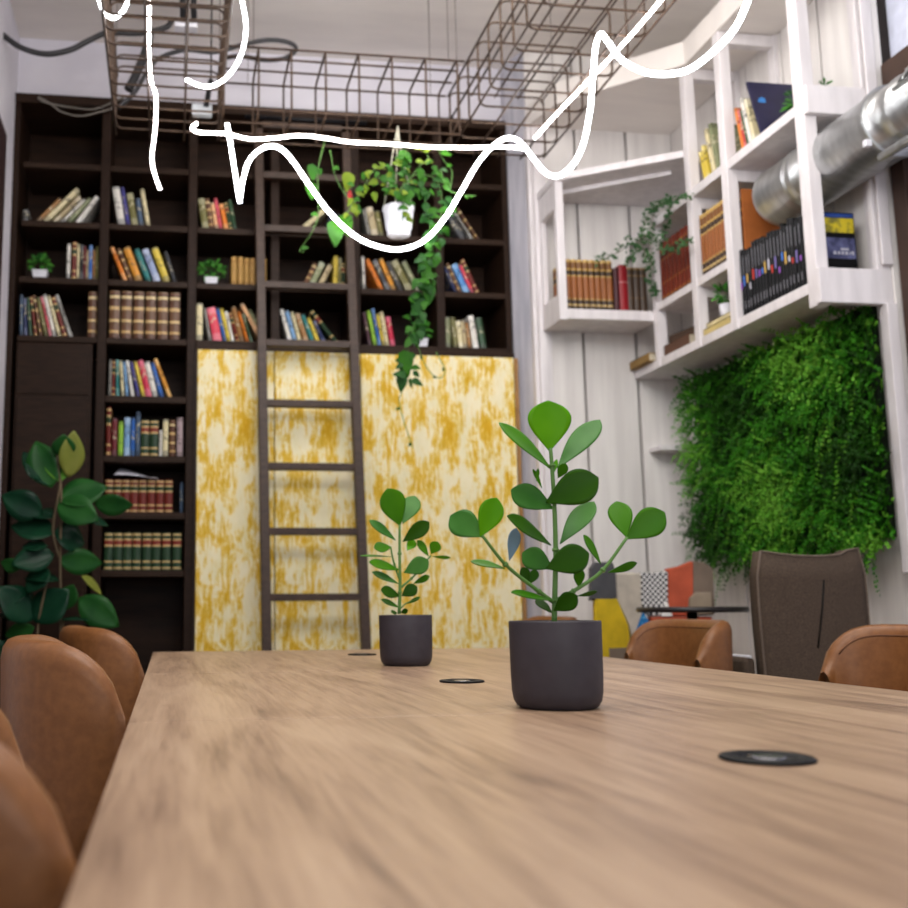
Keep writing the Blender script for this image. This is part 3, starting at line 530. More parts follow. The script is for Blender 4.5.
# ivy
IV = thing('trailing_ivy', (2.33, 4.5, 2.748), 'thin green ivy trailing over the inner corner of white shelving', 'ivy')
m = MB(); ms = MB()
for pts in ([(692, 196), (672, 200), (658, 205), (648, 215), (640, 240), (636, 252), (628, 262)], [(672, 200), (668, 222), (664, 236)], [(655, 208), (650, 235), (651, 262), (652, 285), (655, 292)], [(640, 236), (645, 255), (650, 280)], [(652, 232), (664, 250), (680, 246), (692, 240)], [(630, 240), (622, 250), (606, 258), (598, 262)]):
    P = smooth_path([at(x, y, 'X', 2.27) if x > 655 else at(x, y, 'Y', 4.54) for x, y in pts], 5)
    ms.tube(P, .0016, 5)
    for p in P:
        for _ in range(5 if pts[0][0] > 645 else 3):
            u = Vector((random.uniform(-1, .3), random.uniform(-1, .3), random.uniform(-.8, .6)))
            m.leaf(p+Vector((random.uniform(-.018, .012), random.uniform(-.018, .01), random.uniform(-.02, .02))), u, (random.uniform(-1, .2), -1, .6), .022, .018, 0, 'heart', .1, .1, 3)
ms.build('vine', STEMB, IV); m.build('leaves', IVY, IV)
# ================================================================== GREEN WALL
GWT = thing('plant_wall', (2.55, 4.05, 1.1), 'dense green plant wall panel fixed to white boards below the shelving', 'plant wall')
MB().box((2.562, 3.40, 1.12), (2.587, 4.70, 1.985)).build('backing_panel', plain('dark_green_backing', (20, 34, 16), .9), GWT)
rs = np.random.RandomState(3); m = MB()
def gsprig(m, p, d, L, mi, fern):
    d = d.normalized(); n = int(L/.014) if not fern else int(L/.009); sd = d.cross(Vector((-1, 0, 0))).normalized(); out = Vector((-1, 0, 0))
    for i in range(1, n+1):
        t = i/n; q = p+d*(L*t)+out*(.03*math.sin(t*2.2))-Vector((0, 0, 1))*(.03*t*t)
        s_ = (.018 if fern else .018)*(1.1-.6*t)
        for sg in (-1, 1):
            e = (sd*sg+d*.5+out*rs.uniform(-.3, .5)).normalized(); nn = (out+Vector((0, rs.uniform(-.6, .6), rs.uniform(-.2, .9)))).normalized(); sc = e.cross(nn).normalized()*s_*(.36 if fern else .6)
            k = len(m.v); m.v += [tuple(q), tuple(q+e*s_*.5+sc), tuple(q+e*s_), tuple(q+e*s_*.5-sc)]; m.f.append((k, k+1, k+2, k+3)); m.m.append(mi); m.sm.append(False)
N_S = 3000
for i in range(N_S):
    y = rs.uniform(3.345, 4.69); z = rs.uniform(1.07, 1.975)
    if z < 1.2 and y > 4.6: z += .1
    cl = math.sin(y*7.3+z*3)+math.sin(z*9.1-y*4.2)+rs.uniform(-1.2, 1.2)
    mi = 0 if cl < -.5 else 1 if cl < 1.1 else 2
    p = Vector((2.56-rs.uniform(0, .035)-(.02 if cl > 0 else 0), y, z)); a = rs.uniform(0, 2*math.pi)
    d = Vector((-.7, math.cos(a), math.sin(a)*.9-.25)); gsprig(m, p, d, rs.uniform(.05, .12), mi, rs.rand() < .35)
for i in range(150):
    y = rs.uniform(3.42, 4.62); p = Vector((2.53, y, rs.uniform(1.05, 1.75))); gsprig(m, p, Vector((-.25, rs.uniform(-.5, .5), -1)), rs.uniform(.10, .2), 2 if rs.rand() < .5 else 1, False)
for i in range(1400):   # broader leaves
    y = rs.uniform(3.345, 4.70); z = rs.uniform(1.1, 1.985); p = Vector((2.54, y, z)); a = rs.uniform(0, 6.28)
    L = rs.uniform(.025, .05); m.leaf(p, (-.5, math.cos(a), math.sin(a)), (-1, 0, .4), L, L*.55, rs.randint(0, 3), 'ellip', .15, .2, 3)
m.build('foliage', GW, GWT)
# ================================================================== DUCT
DU = thing('ventilation_duct', (2.452, 2.9, 2.56), 'round galvanised steel ventilation duct running through the white shelving', 'duct')
def duct(prof, mat, name, n=48, c=(2.458, 2.53)):
    vs = []; m = MB()
    for y, r in prof:
        for k in range(n):
            a = 2*math.pi*k/n; vs.append((c[0]+r*math.cos(a), y, c[1]+r*math.sin(a)))
    m.add(vs, [(i*n+k, (i+1)*n+k, (i+1)*n+(k+1) % n, i*n+(k+1) % n) for i in range(len(prof)-1) for k in range(n)], 0, True)
    return m.build(name, mat, DU)
K = 1.11
duct([(3.74, .0), (3.76, .06), (3.755, .10), (3.74, .112*K), (3.72, .115*K), (3.70, .112*K), (3.55, .112*K), (3.545, .1145*K), (3.535, .1145*K), (3.53, .112*K), (3.50, .112*K), (3.495, .1145*K), (3.485, .1145*K), (3.48, .112*K), (3.075, .112*K), (3.07, .119*K), (3.05, .119*K)], GALV, 'duct_section')
duct([(3.052, .1195*K), (3.05, .106*K), (2.96, .106*K), (2.955, .109*K), (2.945, .109*K), (2.94, .106*K), (1.3, .104*K)], GALV, 'duct_section')
MB().box((2.335, 3.05, 2.43), (2.358, 3.07, 2.455)).build('clamp_bolt', WPOT, DU, bevel=.003)
g0 = MB(); g1 = MB()
for s_ in range(1):
    a0, a1 = math.radians(120), math.radians(165)
    P = [(2.458+.118*math.cos(a0+(a1-a0)*k/8), 2.53+.118*math.sin(a0+(a1-a0)*k/8)) for k in range(9)]
    vs = [(x, y, z) for y in (2.90, 2.0) for x, z in P]; g0.add(vs, [(k, k+1, 10+k, 9+k) for k in range(8)], 0, True)
    for j in range(22):
        y = 2.87-j*.036
        Q = [Vector((2.458+.121*math.cos(a0+.12+(a1-a0-.24)*k/6), y, 2.53+.121*math.sin(a0+.12+(a1-a0-.24)*k/6))) for k in range(7)]
        g1.tube(Q, .0045, 6)
g = g0.build('grille', plain('grille_dark', (46, 46, 44), .6), DU); g1.build('grille_slats', GALV, g)
g2 = MB()
for aa in (a0, a1):
    x, z = 2.458+.1205*math.cos(aa), 2.53+.1205*math.sin(aa); g2.tube([(x, 2.91, z), (x, 2.0, z)], .007, 6)
g2.build('grille_frame', GALV, g)
tag(MB().tube([(2.38, 3.04, 2.385), (2.38, 2.8, 2.388), (2.38, 2.2, 2.40)], .016, 10).build('conduit_pipe', GALV, org=(2.36, 3.2, 2.41)), 'thin metal conduit pipe running beneath the big duct', 'pipe')
# ================================================================== TABLE
TB = thing('conference_table', (.55, 1.4, 0), 'long wooden conference table with brown grained top in foreground', 'table')
for a, b in ((-.55, 1.3065), (1.3075, 2.2085), (2.2095, 3.3)):
    MB().box((-.047, a, .718), (1.15, b, .75)).build('tabletop', TABLEW, TB, bevel=.0012)
for x in (.08, 1.03):
    for y in (-.3, 1.3, 3.1): MB().box((x-.035, y-.035, 0), (x+.035, y+.035, .68)).build('leg', BLKM, TB, bevel=.003)
MB().box((.05, -.4, .68), (1.06, 3.2, .718)).build('frame', BLKM, TB)
def grommet(x, y, label):
    t = thing('cable_grommet', (x, y, .75), label, 'cable outlet', 'black cable outlets along the table centre')
    MB().lathe([(.040, .0003), (.041, .002), (.039, .0035), (.026, .0035), (.025, .0015), (0, .0015)], (x, y, .75), 40).build('ring', BLACKP, t)
    MB().lathe([(.016, .0016), (.016, .003), (.013, .0034), (.009, .003), (.0, .0026)], (x, y, .75), 28).build('lid', plain('steel_insert', (128, 126, 130), .25, .9), t)
grommet(.530, .888, 'round black cable outlet nearest, on right foreground of table')
grommet(.528, 1.861, 'round black cable outlet between the two potted plants')
grommet(.543, 2.93, 'round black cable outlet farthest, beside the smaller plant')
# ================================================================== POTTED CLUSIA PLANTS
def pot(t, c, r, h):
    prof = [(0, .0), (r*.80, 0), (r*.88, .003), (r*.95, .010), (r*.985, .022), (r, .045), (r*1.01, h-.002), (r*1.0, h), (r*.95, h), (r*.94, h-.012), (0, h-.012)]
    MB().lathe(prof, c, 56).build('pot', POTM, t)
    m = MB().lathe([(r*.93, h-.011), (r*.5, h-.006), (0, h-.007)], c, 30); m.build('soil', SOIL, t)
def zp(x, y): return 360+x/2.75, 390+y/2.75
def clusia(name, c, Y0, stems, leaves, label):
    t = thing(name, c, label, 'potted plant', 'potted clusia plants on the table')
    pot(t, c, .0615, .116)
    m = MB()
    for st, r0, r1 in stems:
        P = smooth_path([at(*zp(x, y), 'Y', Y0+dy) for x, y, dy in st], 5); n = len(P); m.tube(P, [r0+(r1-r0)*i/(n-1) for i in range(n)], 8)
        for j in range(4, n-2, 6): m.tube([P[j]-(P[j+1]-P[j])*.18, P[j]+(P[j+1]-P[j])*.18], r0*1.25, 8)
    m.build('stem', STEMG, t)
    mpx = Y0/1045/2.75
    for i, (x0, y0, x1, y1, wd, mt, dy0, dy1, rot) in enumerate(leaves):
        b = at(*zp(x0, y0), 'Y', Y0+dy0); e = at(*zp(x1, y1), 'Y', Y0+dy1); d = e-b
        nrm = Vector((0, -1, .35)); q = Matrix.Rotation(rot, 3, d.normalized()); nn = q @ (nrm-d.normalized()*nrm.dot(d.normalized()))
        m = MB().leaf(b-d*.02, d, nn, d.length*1.03, wd*mpx/max(.35, math.cos(rot))*1.08, 0, 'obovate', .10, .05, 12)
        m.leaf(b-d*.02, d, nn, 0.0001, 0.0001)if 0 else None
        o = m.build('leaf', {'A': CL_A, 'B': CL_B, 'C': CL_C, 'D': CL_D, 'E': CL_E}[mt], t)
        md = o.modifiers.new('subdivision', 'SUBSURF'); md.levels = 1; md.render_levels = 1
        md = o.modifiers.new('thickness', 'SOLIDIFY'); md.thickness = .0011
    return t
Y1 = 1.40
clusia('potted_clusia', (.524, 1.378, .75), Y1,
 [([(534, 640, 0), (536, 560, 0), (538, 440, 0), (535, 330, 0), (530, 240, 0), (524, 160, 0)], .0042, .0028),
  ([(534, 585, 0), (480, 545, -.01), (400, 480, -.02), (336, 400, -.03)], .0032, .0022),
  ([(538, 580, 0), (600, 545, -.005), (668, 495, -.01), (735, 405, -.015)], .0032, .0022)],
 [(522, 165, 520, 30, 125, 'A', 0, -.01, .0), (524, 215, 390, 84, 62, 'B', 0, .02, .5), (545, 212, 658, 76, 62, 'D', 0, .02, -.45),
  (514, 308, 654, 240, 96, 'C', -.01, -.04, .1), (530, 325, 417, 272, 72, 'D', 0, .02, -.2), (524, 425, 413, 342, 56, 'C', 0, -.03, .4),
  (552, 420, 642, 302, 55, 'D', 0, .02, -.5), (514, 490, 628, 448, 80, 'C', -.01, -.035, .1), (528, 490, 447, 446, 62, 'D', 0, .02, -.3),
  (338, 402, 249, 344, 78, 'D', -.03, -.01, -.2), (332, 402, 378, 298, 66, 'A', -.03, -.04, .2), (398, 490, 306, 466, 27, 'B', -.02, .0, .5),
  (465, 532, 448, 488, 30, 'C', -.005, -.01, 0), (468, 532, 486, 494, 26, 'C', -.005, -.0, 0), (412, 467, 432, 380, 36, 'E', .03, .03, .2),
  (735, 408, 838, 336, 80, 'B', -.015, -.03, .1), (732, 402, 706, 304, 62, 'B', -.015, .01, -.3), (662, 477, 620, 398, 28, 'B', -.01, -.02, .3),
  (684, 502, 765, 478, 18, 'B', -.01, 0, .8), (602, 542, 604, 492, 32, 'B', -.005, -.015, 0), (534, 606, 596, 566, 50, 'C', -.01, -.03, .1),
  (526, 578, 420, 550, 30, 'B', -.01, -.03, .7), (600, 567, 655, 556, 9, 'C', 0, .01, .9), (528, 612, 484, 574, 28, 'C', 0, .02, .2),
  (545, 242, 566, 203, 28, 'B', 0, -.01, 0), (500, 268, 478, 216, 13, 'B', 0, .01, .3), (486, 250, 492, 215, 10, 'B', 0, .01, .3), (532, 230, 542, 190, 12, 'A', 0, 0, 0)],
 'larger clusia plant in round charcoal pot in the table foreground')
Y2 = 2.40
clusia('potted_clusia', (.549, Y2, .75), Y2,
 [([(108, 616, 0), (110, 540, 0), (109, 450, 0), (109, 370, 0)], .0042, .003), ([(110, 545, 0), (150, 510, 0), (195, 455, 0)], .003, .002), ([(108, 520, 0), (92, 470, 0), (84, 430, 0)], .0025, .002), ([(112, 600, 0), (130, 585, 0), (165, 572, 0)], .0018, .001)],
 [(110, 372, 78, 272, 74, 'B', 0, -.02, 0), (118, 366, 152, 290, 52, 'D', 0, .02, -.2), (97, 412, 29, 356, 32, 'D', 0, 0, .4), (119, 416, 190, 364, 40, 'C', 0, -.02, .3),
  (86, 432, 40, 432, 34, 'B', 0, -.01, .3), (108, 494, 28, 470, 32, 'B', 0, -.02, .4), (105, 532, 36, 498, 24, 'D', 0, 0, .4), (110, 566, 60, 548, 34, 'C', 0, -.02, .2),
  (115, 566, 156, 540, 34, 'C', 0, -.01, .1), (108, 598, 60, 574, 18, 'B', 0, 0, .5), (122, 502, 188, 470, 46, 'D', 0, -.02, .2), (188, 456, 160, 412, 24, 'B', 0, 0, .2),
  (196, 450, 214, 418, 32, 'B', 0, -.01, 0), (148, 532, 192, 512, 16, 'B', 0, 0, .5), (128, 588, 166, 570, 9, 'B', 0, 0, .5), (200, 458, 250, 462, 8, 'B', 0, .01, .6),
  (112, 612, 130, 606, 14, 'C', 0, -.02, .3), (102, 612, 88, 610, 14, 'C', 0, -.02, .3), (130, 440, 150, 412, 26, 'A', 0, .01, 0), (85, 458, 0, 452, 7, 'B', 0, 0, .5)],
 'smaller clusia plant in round charcoal pot at the far table half')
# ================================================================== TUB CHAIRS
def tub(loc, rot, label):
    t = thing('tub_chair', (0, 0, 0), label, 'chair', 'tan leather tub chairs around the table')
    ns = 44; loops = []; th = .024
    for i in range(ns+1):
        s_ = -1+2*i/ns; ph = s_*math.radians(90)
        cph, sph = max(0, math.cos(ph)), math.sin(ph)
        base_ = Vector((-.072-.150*(cph**.8), .235*(abs(sph)**.78)*(1 if sph > 0 else -1), 0)); nr = Vector((-cph, sph, 0)).normalized()
        q_ = min(1, max(0, (base_.x+.19)/.12)); zt = .685+.152*math.sqrt(max(0, 1-q_*q_*.97))
        zb = .44
        L = []
        def P(z, off):
            fl = .015*(z-zb)/.4; return base_+nr*(off+fl*.9)+Vector((0, 0, z))
        for z in (zb, zb+(zt-zb)*.33, zb+(zt-zb)*.66, zt-.035): L.append(P(z, th))
        for k in range(1, 6):
            b = math.pi*k/6; L.append(P(zt-.035+.035*math.sin(b), th*math.cos(b)*1.0))
        for z in (zt-.035, zb+(zt-zb)*.66, zb+(zt-zb)*.33, zb): L.append(P(z, -th))
        loops.append(L)
    n = len(loops[0]); m = MB()
    m.add([p for L in loops for p in L], [(i*n+k, i*n+(k+1) % n, (i+1)*n+(k+1) % n, (i+1)*n+k) for i in range(ns) for k in range(n)]+[tuple(range(n)), tuple(range(ns*n, ns*n+n))[::-1]], 0, True)
    sh = m.build('backrest', TANL, t)
    m = MB(); m.tube([(lambda p: p+Vector((0, 0, 0)))(L[8]*.5+L[9]*.5) for L in loops[2:-2]], .002, 6); m.build('seam', STIT, sh)
    m = MB().lathe([(0, .40), (.21, .40), (.235, .42), (.24, .455), (.22, .485), (0, .495)], (.0, 0, 0), 36); m.build('seat', TANL, t)
    for sx in (-1, 1):
        for sy in (-1, 1): MB().tube([(sx*.15, sy*.15, .40), (sx*.22, sy*.22, .0)], [.016, .010], 10).build('leg', BLKM, t)
    t.location = loc; t.rotation_euler = (0, 0, rot); return t
proto = tub((-.04, 2.98, 0), .2, 'tan leather tub chair, farthest on the left side of table')
for loc, rot, lab in (((-.035, 1.93, 0), .16, 'tan leather tub chair with high back, second from far left side'), ((-.025, .91, 0), .2, 'tan leather tub chair near lower left corner, beside table edge'), ((-.03, .32, 0), 0, 'nearest tan leather tub chair, barely showing in lower left corner'),
                      ((1.50, 3.22, 0), math.pi, 'tan leather tub chair on right side, left of brown fabric chair'), ((1.50, 2.12, 0), math.pi, 'tan leather tub chair at right edge, before brown fabric chair'), ((1.50, 4.44, 0), math.pi, 'tan leather tub chair mostly hidden behind the larger clusia pot')):
    c = copy_tree(proto); c.location = loc; c.rotation_euler = (0, 0, rot); c['label'] = lab
# ================================================================== BROWN FABRIC HIGH CHAIR (seen from behind)
FC = thing('armchair', (2.07, 3.3, 0), 'high-backed brown woven armchair turned away from the table', 'chair')
def curved_back(x0, x1, z0, z1, Y, bow, mat, thick=.05, n=14, mz=8, topf=None, sidef=None):
    m = MB(); F = []; 
    for side in (0, 1):
        for j in range(mz+1):
            tz = j/mz
            for i in range(n+1):
                u = i/n*2-1; zt = z1+(topf(u) if topf else 0); z = z0+(zt-z0)*tz
                sw = sidef(tz) if sidef else 1
                if tz > .8: sw *= 1-.10*((tz-.8)/.2)**3
                x = (x0+x1)/2+(x1-x0)/2*u*sw; y = Y+bow*u*u+.12*tz*tz*-1*0+(thick if side else 0)
                F.append((x, y, z))
    k = (n+1)*(mz+1); fs = []
    for j in range(mz):
        for i in range(n):
            a = j*(n+1)+i; fs += [(a, a+1, a+n+2, a+n+1), (k+a+n+1, k+a+n+2, k+a+1, k+a)]
    rim = [i for i in range(n+1)]+[j*(n+1)+n for j in range(1, mz+1)]+[mz*(n+1)+i for i in range(n-1, -1, -1)]+[j*(n+1) for j in range(mz-1, 0, -1)]
    for q in range(len(rim)):
        a, b = rim[q], rim[(q+1) % len(rim)]; fs.append((b, a, k+a, k+b))
    m.add(F, fs, 0, True); return m, [F[r] for r in rim], n, mz
m, rim, n_, mz_ = curved_back(1.90, 2.285, .40, 1.052, 3.15, .02, FABB, topf=lambda u: .018*u*u-.012+(.01 if u > .6 else 0), sidef=lambda t: .93+.07*min(1, t*1.5))
bk = m.build('backrest', FABB, FC)
MB().tube(rim[n_:]+[rim[0]], .0035, 6).build('piping', PIPE, bk)
MB().tube([at(824, 580, 'Y', 3.15), at(822, 610, 'Y', 3.15), at(818, 648, 'Y', 3.15)], .003, 6).build('seam', BLACKP, bk)
MB().box((1.89, 3.2, .36), (2.26, 3.62, .47)).build('seat', FABB, FC, bevel=.03)
for x in (1.855, 2.245):
    MB().box((x-.01, 3.19, .45), (x+.035, 3.56, .715)).build('armrest', FABB, FC, bevel=.015)
    MB().tube([(x+.01, 3.18, .717), (x+.01, 3.56, .717)], .004, 6).build('arm_piping', WPOT, FC)
for x in (1.92, 2.22):
    for y in (3.24, 3.58): MB().tube([(x, y, .37), (x, y, 0)], [.018, .012], 8).build('leg', BLKM, FC)
# ================================================================== PATCHWORK ARMCHAIR
PC = thing('armchair', (2.06, 4.38, 0), 'multicoloured patchwork armchair near the corner beyond the table', 'chair')
def checker(name, c1, c2, sc):
    m, nt, b = base(name, lin(c1), .9); tc = N(nt, 'ShaderNodeTexCoord'); mp = N(nt, 'ShaderNodeMapping'); mp.inputs['Rotation'].default_value = (0, 0, 0)
    ck = N(nt, 'ShaderNodeTexChecker', i_Scale=sc); ck.inputs[1].default_value = (*lin(c1), 1); ck.inputs[2].default_value = (*lin(c2), 1)
    mp.inputs['Location'].default_value = (.0, .37/1, .0); mp.inputs['Scale'].default_value = (1, .001, 1)
    nt.links.new(tc.outputs['Object'], mp.inputs[0]); nt.links.new(mp.outputs[0], ck.inputs[0]); nt.links.new(ck.outputs[0], b.inputs['Base Color']); return m
def dots(name):
    m, nt, b = base(name, lin((40, 120, 180)), .9); tc = N(nt, 'ShaderNodeTexCoord'); v = N(nt, 'ShaderNodeTexVoronoi', i_Scale=55.0)
    nt.links.new(tc.outputs['Object'], v.inputs[0]); r = ramp(nt, [(.3, lin((90, 170, 215))), (.42, lin((34, 110, 172)))], v.outputs['Distance']); nt.links.new(r.outputs[0], b.inputs['Base Color']); return m
PM = {'grey': plain('patch_charcoal', (86, 86, 90), .9), 'cream': plain('patch_cream', (196, 186, 172), .9), 'hound': checker('patch_houndstooth', (228, 226, 224), (30, 30, 38), 80), 'rust': plain('patch_rust_red', (178, 82, 56), .9),
      'taupe': plain('patch_taupe', (112, 98, 86), .9), 'yellow': plain('patch_yellow', (214, 182, 34), .9), 'blue': dots('patch_blue_dotted'), 'white': plain('patch_white', (226, 224, 220), .9), 'beige': plain('patch_beige', (142, 128, 110), .9)}
YB = 4.40
def patch(nm, poly, mt, dy=0, label=None):
    P = []
    for x, y in poly:
        u = (x-652)/62; P.append(at(x, y, 'Y', YB-.10*u*u+dy))
    c = sum(P, Vector())/len(P); n = len(P); m = MB(); d = Vector((.02, .06, 0))
    Q = [c+(p-c)*.93+Vector((0, -.012, 0)) for p in P]
    m.add(P+Q+[p+d for p in P], [(i, (i+1) % n, n+(i+1) % n, n+i) for i in range(n)]+[tuple(range(n, 2*n))[::-1]]+[(i, 2*n+i, 2*n+(i+1) % n, (i+1) % n) for i in range(n)]+[tuple(range(2*n, 3*n))], 0, False)
    o = m.build(nm, PM[mt], PC, bevel=.002)
    if label: o['label'] = label
patch('fabric_patch', [(590, 600), (590, 568), (595, 562), (612, 562), (615, 572), (616, 600)], 'grey', label='charcoal grey patch')
patch('fabric_patch', [(616, 600), (615, 573), (640, 573), (640, 600), (642, 611), (632, 640), (628, 625)], 'cream', label='cream patch')
patch('fabric_patch', [(640, 602), (640, 572), (655, 573), (667, 571), (667, 615), (650, 616), (642, 610)], 'hound', label='black and white houndstooth patch')
patch('fabric_patch', [(667, 612), (667, 569), (680, 566), (692, 561), (692, 600), (688, 616), (670, 616)], 'rust', label='rust red patch')
patch('fabric_patch', [(692, 600), (692, 561), (703, 562), (712, 568), (714, 615), (688, 616)], 'taupe', label='taupe patch')
patch('fabric_patch', [(595, 660), (594, 596), (616, 597), (628, 626), (631, 660)], 'yellow', label='bright yellow patch')
patch('fabric_patch', [(631, 655), (631, 640), (642, 611), (649, 622), (652, 655)], 'blue', -.005, 'blue dotted patch')
patch('fabric_patch', [(652, 660), (650, 617), (690, 617), (712, 617), (712, 660)], 'rust')
patch('fabric_patch', [(661, 616), (666, 602), (671, 616)], 'white', -.02, 'white triangular patch')
patch('fabric_patch', [(688, 614), (689, 598), (696, 592), (710, 592), (711, 614)], 'beige', -.02, 'beige patch')
MB().box((1.82, 4.02, .30), (2.3, 4.36, .44)).build('seat', PM['grey'], PC, bevel=.03)
for x in (1.86, 2.26):
    for y in (4.06, 4.40): MB().tube([(x, y, .32), (x, y, 0)], [.016, .011], 8).build('leg', plain('beech_leg', (170, 130, 86), .5), PC)
MB().box((1.84, 4.33, .3), (2.28, 4.40, .70)).build('back_frame', PM['taupe'], PC)
ST = thing('side_table', (1.95, 3.88, 0), 'small dark side table between patchwork armchair and brown chair', 'table')
MB().lathe([(0, .855), (.205, .855), (.21, .865), (.205, .876), (0, .876)], (2.03, 3.86, 0), 40).build('tabletop', plain('dark_table', (38, 34, 34), .35), ST)
MB().tube([(2.03, 3.86, .86), (2.03, 3.86, .02)], .02, 12).build('pedestal', BLKM, ST); MB().lathe([(0, 0), (.15, 0), (.15, .012), (.03, .02), (0, .02)], (2.03, 3.86, 0), 30).build('base', BLKM, ST)
# ================================================================== RUBBER PLANT
RP = thing('rubber_plant', (-.50, 4.3, 0), 'tall dark green rubber plant in front of the bookcase door', 'potted plant')
def q5(x, y): return x/3.494, 420+y/3.494
YR = 4.2
ms = MB()
for st in ([(210, 980), (212, 700), (210, 480), (212, 380), (214, 260), (200, 120)], [(205, 480), (185, 380), (205, 260), (212, 210)], [(140, 1200), (130, 800), (140, 680), (165, 560)], [(232, 900), (218, 700)]):
    ms.tube(smooth_path([at(*q5(x, y), 'Y', YR) for x, y in st], 4), .005, 8)
ms.tube([(-.47, 4.3, .2), at(*q5(210, 980), 'Y', YR)], .006, 8); ms.tube([(-.52, 4.3, .2), at(*q5(140, 1200), 'Y', YR)], .006, 8)
ms.build('stem', STEMB, RP)
RL = [(210, 215, 200, 88, 74, 'C', 0), (240, 200, 262, 38, 62, 'D', .3), (180, 235, 125, 72, 88, 'B', .2), (175, 230, 85, 105, 70, 'A', .3), (222, 130, 222, 52, 60, 'B', 0), (150, 210, 92, 140, 60, 'A', .4),
 (205, 285, 372, 225, 88, 'B', .1), (200, 290, 340, 345, 78, 'B', .3), (150, 330, 5, 262, 70, 'A', .5), (190, 395, 38, 362, 84, 'A', .2), (190, 390, 300, 430, 88, 'A', .1), (330, 292, 462, 300, 40, 'B', .8),
 (300, 345, 380, 365, 40, 'A', .6), (205, 490, 358, 500, 58, 'B', .5), (190, 470, 40, 500, 70, 'A', .2), (210, 560, 85, 545, 46, 'A', .7), (70, 520, 0, 495, 30, 'B', .6), (115, 700, 2, 580, 96, 'A', .2), (120, 705, 235, 590, 92, 'A', 0),
 (255, 575, 225, 665, 50, 'B', .3), (285, 545, 362, 605, 36, 'D', .6), (275, 622, 412, 720, 72, 'B', .4), (120, 725, 15, 755, 36, 'B', .7), (60, 705, 0, 670, 30, 'A', .6), (200, 700, 310, 690, 26, 'A', .9), (165, 440, 75, 440, 50, 'A', .5), (60, 790, 0, 800, 40, 'A', .5),
 (110, 860, 30, 930, 50, 'A', .4), (30, 820, -60, 790, 50, 'A', .4), (100, 600, -30, 640, 60, 'A', .3), (130, 960, 60, 1060, 50, 'A', .3), (170, 520, 90, 600, 60, 'A', .3), (20, 980, 60, 1080, 60, 'A', .3), (190, 340, 110, 320, 60, 'A', .5)]
for i, (x0, y0, x1, y1, wd, mt, rot) in enumerate(RL):
    dy = -.05+.12*((i*37 % 10)/10)
    b = at(*q5(x0, y0), 'Y', YR); e = at(*q5(x1, y1), 'Y', YR-dy); d = e-b
    nn = Matrix.Rotation(rot*(1 if i % 2 else -1), 3, d.normalized()) @ Vector((.1, -1, .5))
    mm = MB().leaf(b, d, nn, d.length, wd*YR/1045/3.494*1.38/max(.5, math.cos(rot)), 0, 'ellip', .18, .08, 10)
    o = mm.build('leaf', {'A': FI_A, 'B': FI_B, 'C': FI_C, 'D': FI_D}[mt], RP); md = o.modifiers.new('thickness', 'SOLIDIFY'); md.thickness = .0015
MB().lathe([(0, 0), (.12, 0), (.15, .3), (.14, .3), (.135, .27), (0, .27)], (-.50, 4.3, 0), 36).build('pot', POTM, RP)
# ================================================================== WIRE TRAYS
def hoop(axis, p, w0, w1, z0, z1, r=.03):
    """rounded rectangular ring; axis = run direction"""
    out = []
    for (cx_, cz, a0) in ((w1-r, z1-r, 0), (w0+r, z1-r, 90), (w0+r, z0+r, 180), (w1-r, z0+r, 270)):
        for k in range(4):
            a = math.radians(a0+k*30); out.append((cx_+r*math.cos(a), cz+r*math.sin(a)))
    out.append(out[0])
    return [Vector((p, a, b)) if axis == 'X' else Vector((a, p, b)) for a, b in out]
def tray(label, axis, p0, p1, w0, w1, z0, z1, step, nt, nb, ns, R=.005):
    c = ((p0+p1)/2, (w0+w1)/2, z0) if axis == 'X' else ((w0+w1)/2, (p0+p1)/2, z0)
    t = thing('wire_tray', c, label, 'wire tray', 'rusty wire trays hanging below the ceiling')
    m = MB(); k = int((p1-p0)/step)
    for i in range(k+1): m.tube(hoop(axis, p0+i*step+random.uniform(-.004, .004), w0, w1, z0, z1), R, 6)
    m.build('hoops', RUST, t)
    m = MB()
    def rod(wv, z): m.tube([(p0, wv, z), (p1, wv, z)] if axis == 'X' else [(wv, p0, z), (wv, p1, z)], R, 6)
    for i in range(nt): rod(w0+(w1-w0)*i/(nt-1), z1+R*(1 if 0 < i < nt-1 else -1.2))
    for i in range(nb): rod(w0+(w1-w0)*i/(nb-1), z0-R*(1 if 0 < i < nb-1 else -1.2))
    for i in range(1, ns):
        rod(w0-R, z0+(z1-z0)*i/ns); rod(w1+R, z0+(z1-z0)*i/ns)
    m.build('long_rods', RUST, t)
    for f in (.12, .93):
        p = p0+(p1-p0)*f
        for wv in (w0, w1): MB().tube([(p, wv, z1), (p, wv, 3.765)] if axis == 'X' else [(wv, p, z1), (wv, p, 3.765)], .0015, 6).build('hanger_wire', RUST, t)
    return t
Zt, Zb = 3.285, 2.99
tray('rusty wire tray running across in front of the bookcase top', 'X', .20, 1.27, 4.16, 4.48, Zb, Zt, .148, 4, 4, 1)
tray('rusty wire tray on the left, running towards the viewer', 'Y', 2.3, 4.48, -.265, .19, Zb, Zt, .1, 4, 4, 2)
tray('rusty wire tray on the right, running towards the viewer', 'Y', 2.2, 4.48, 1.28, 1.74, Zb, Zt, .15, 5, 5, 2)
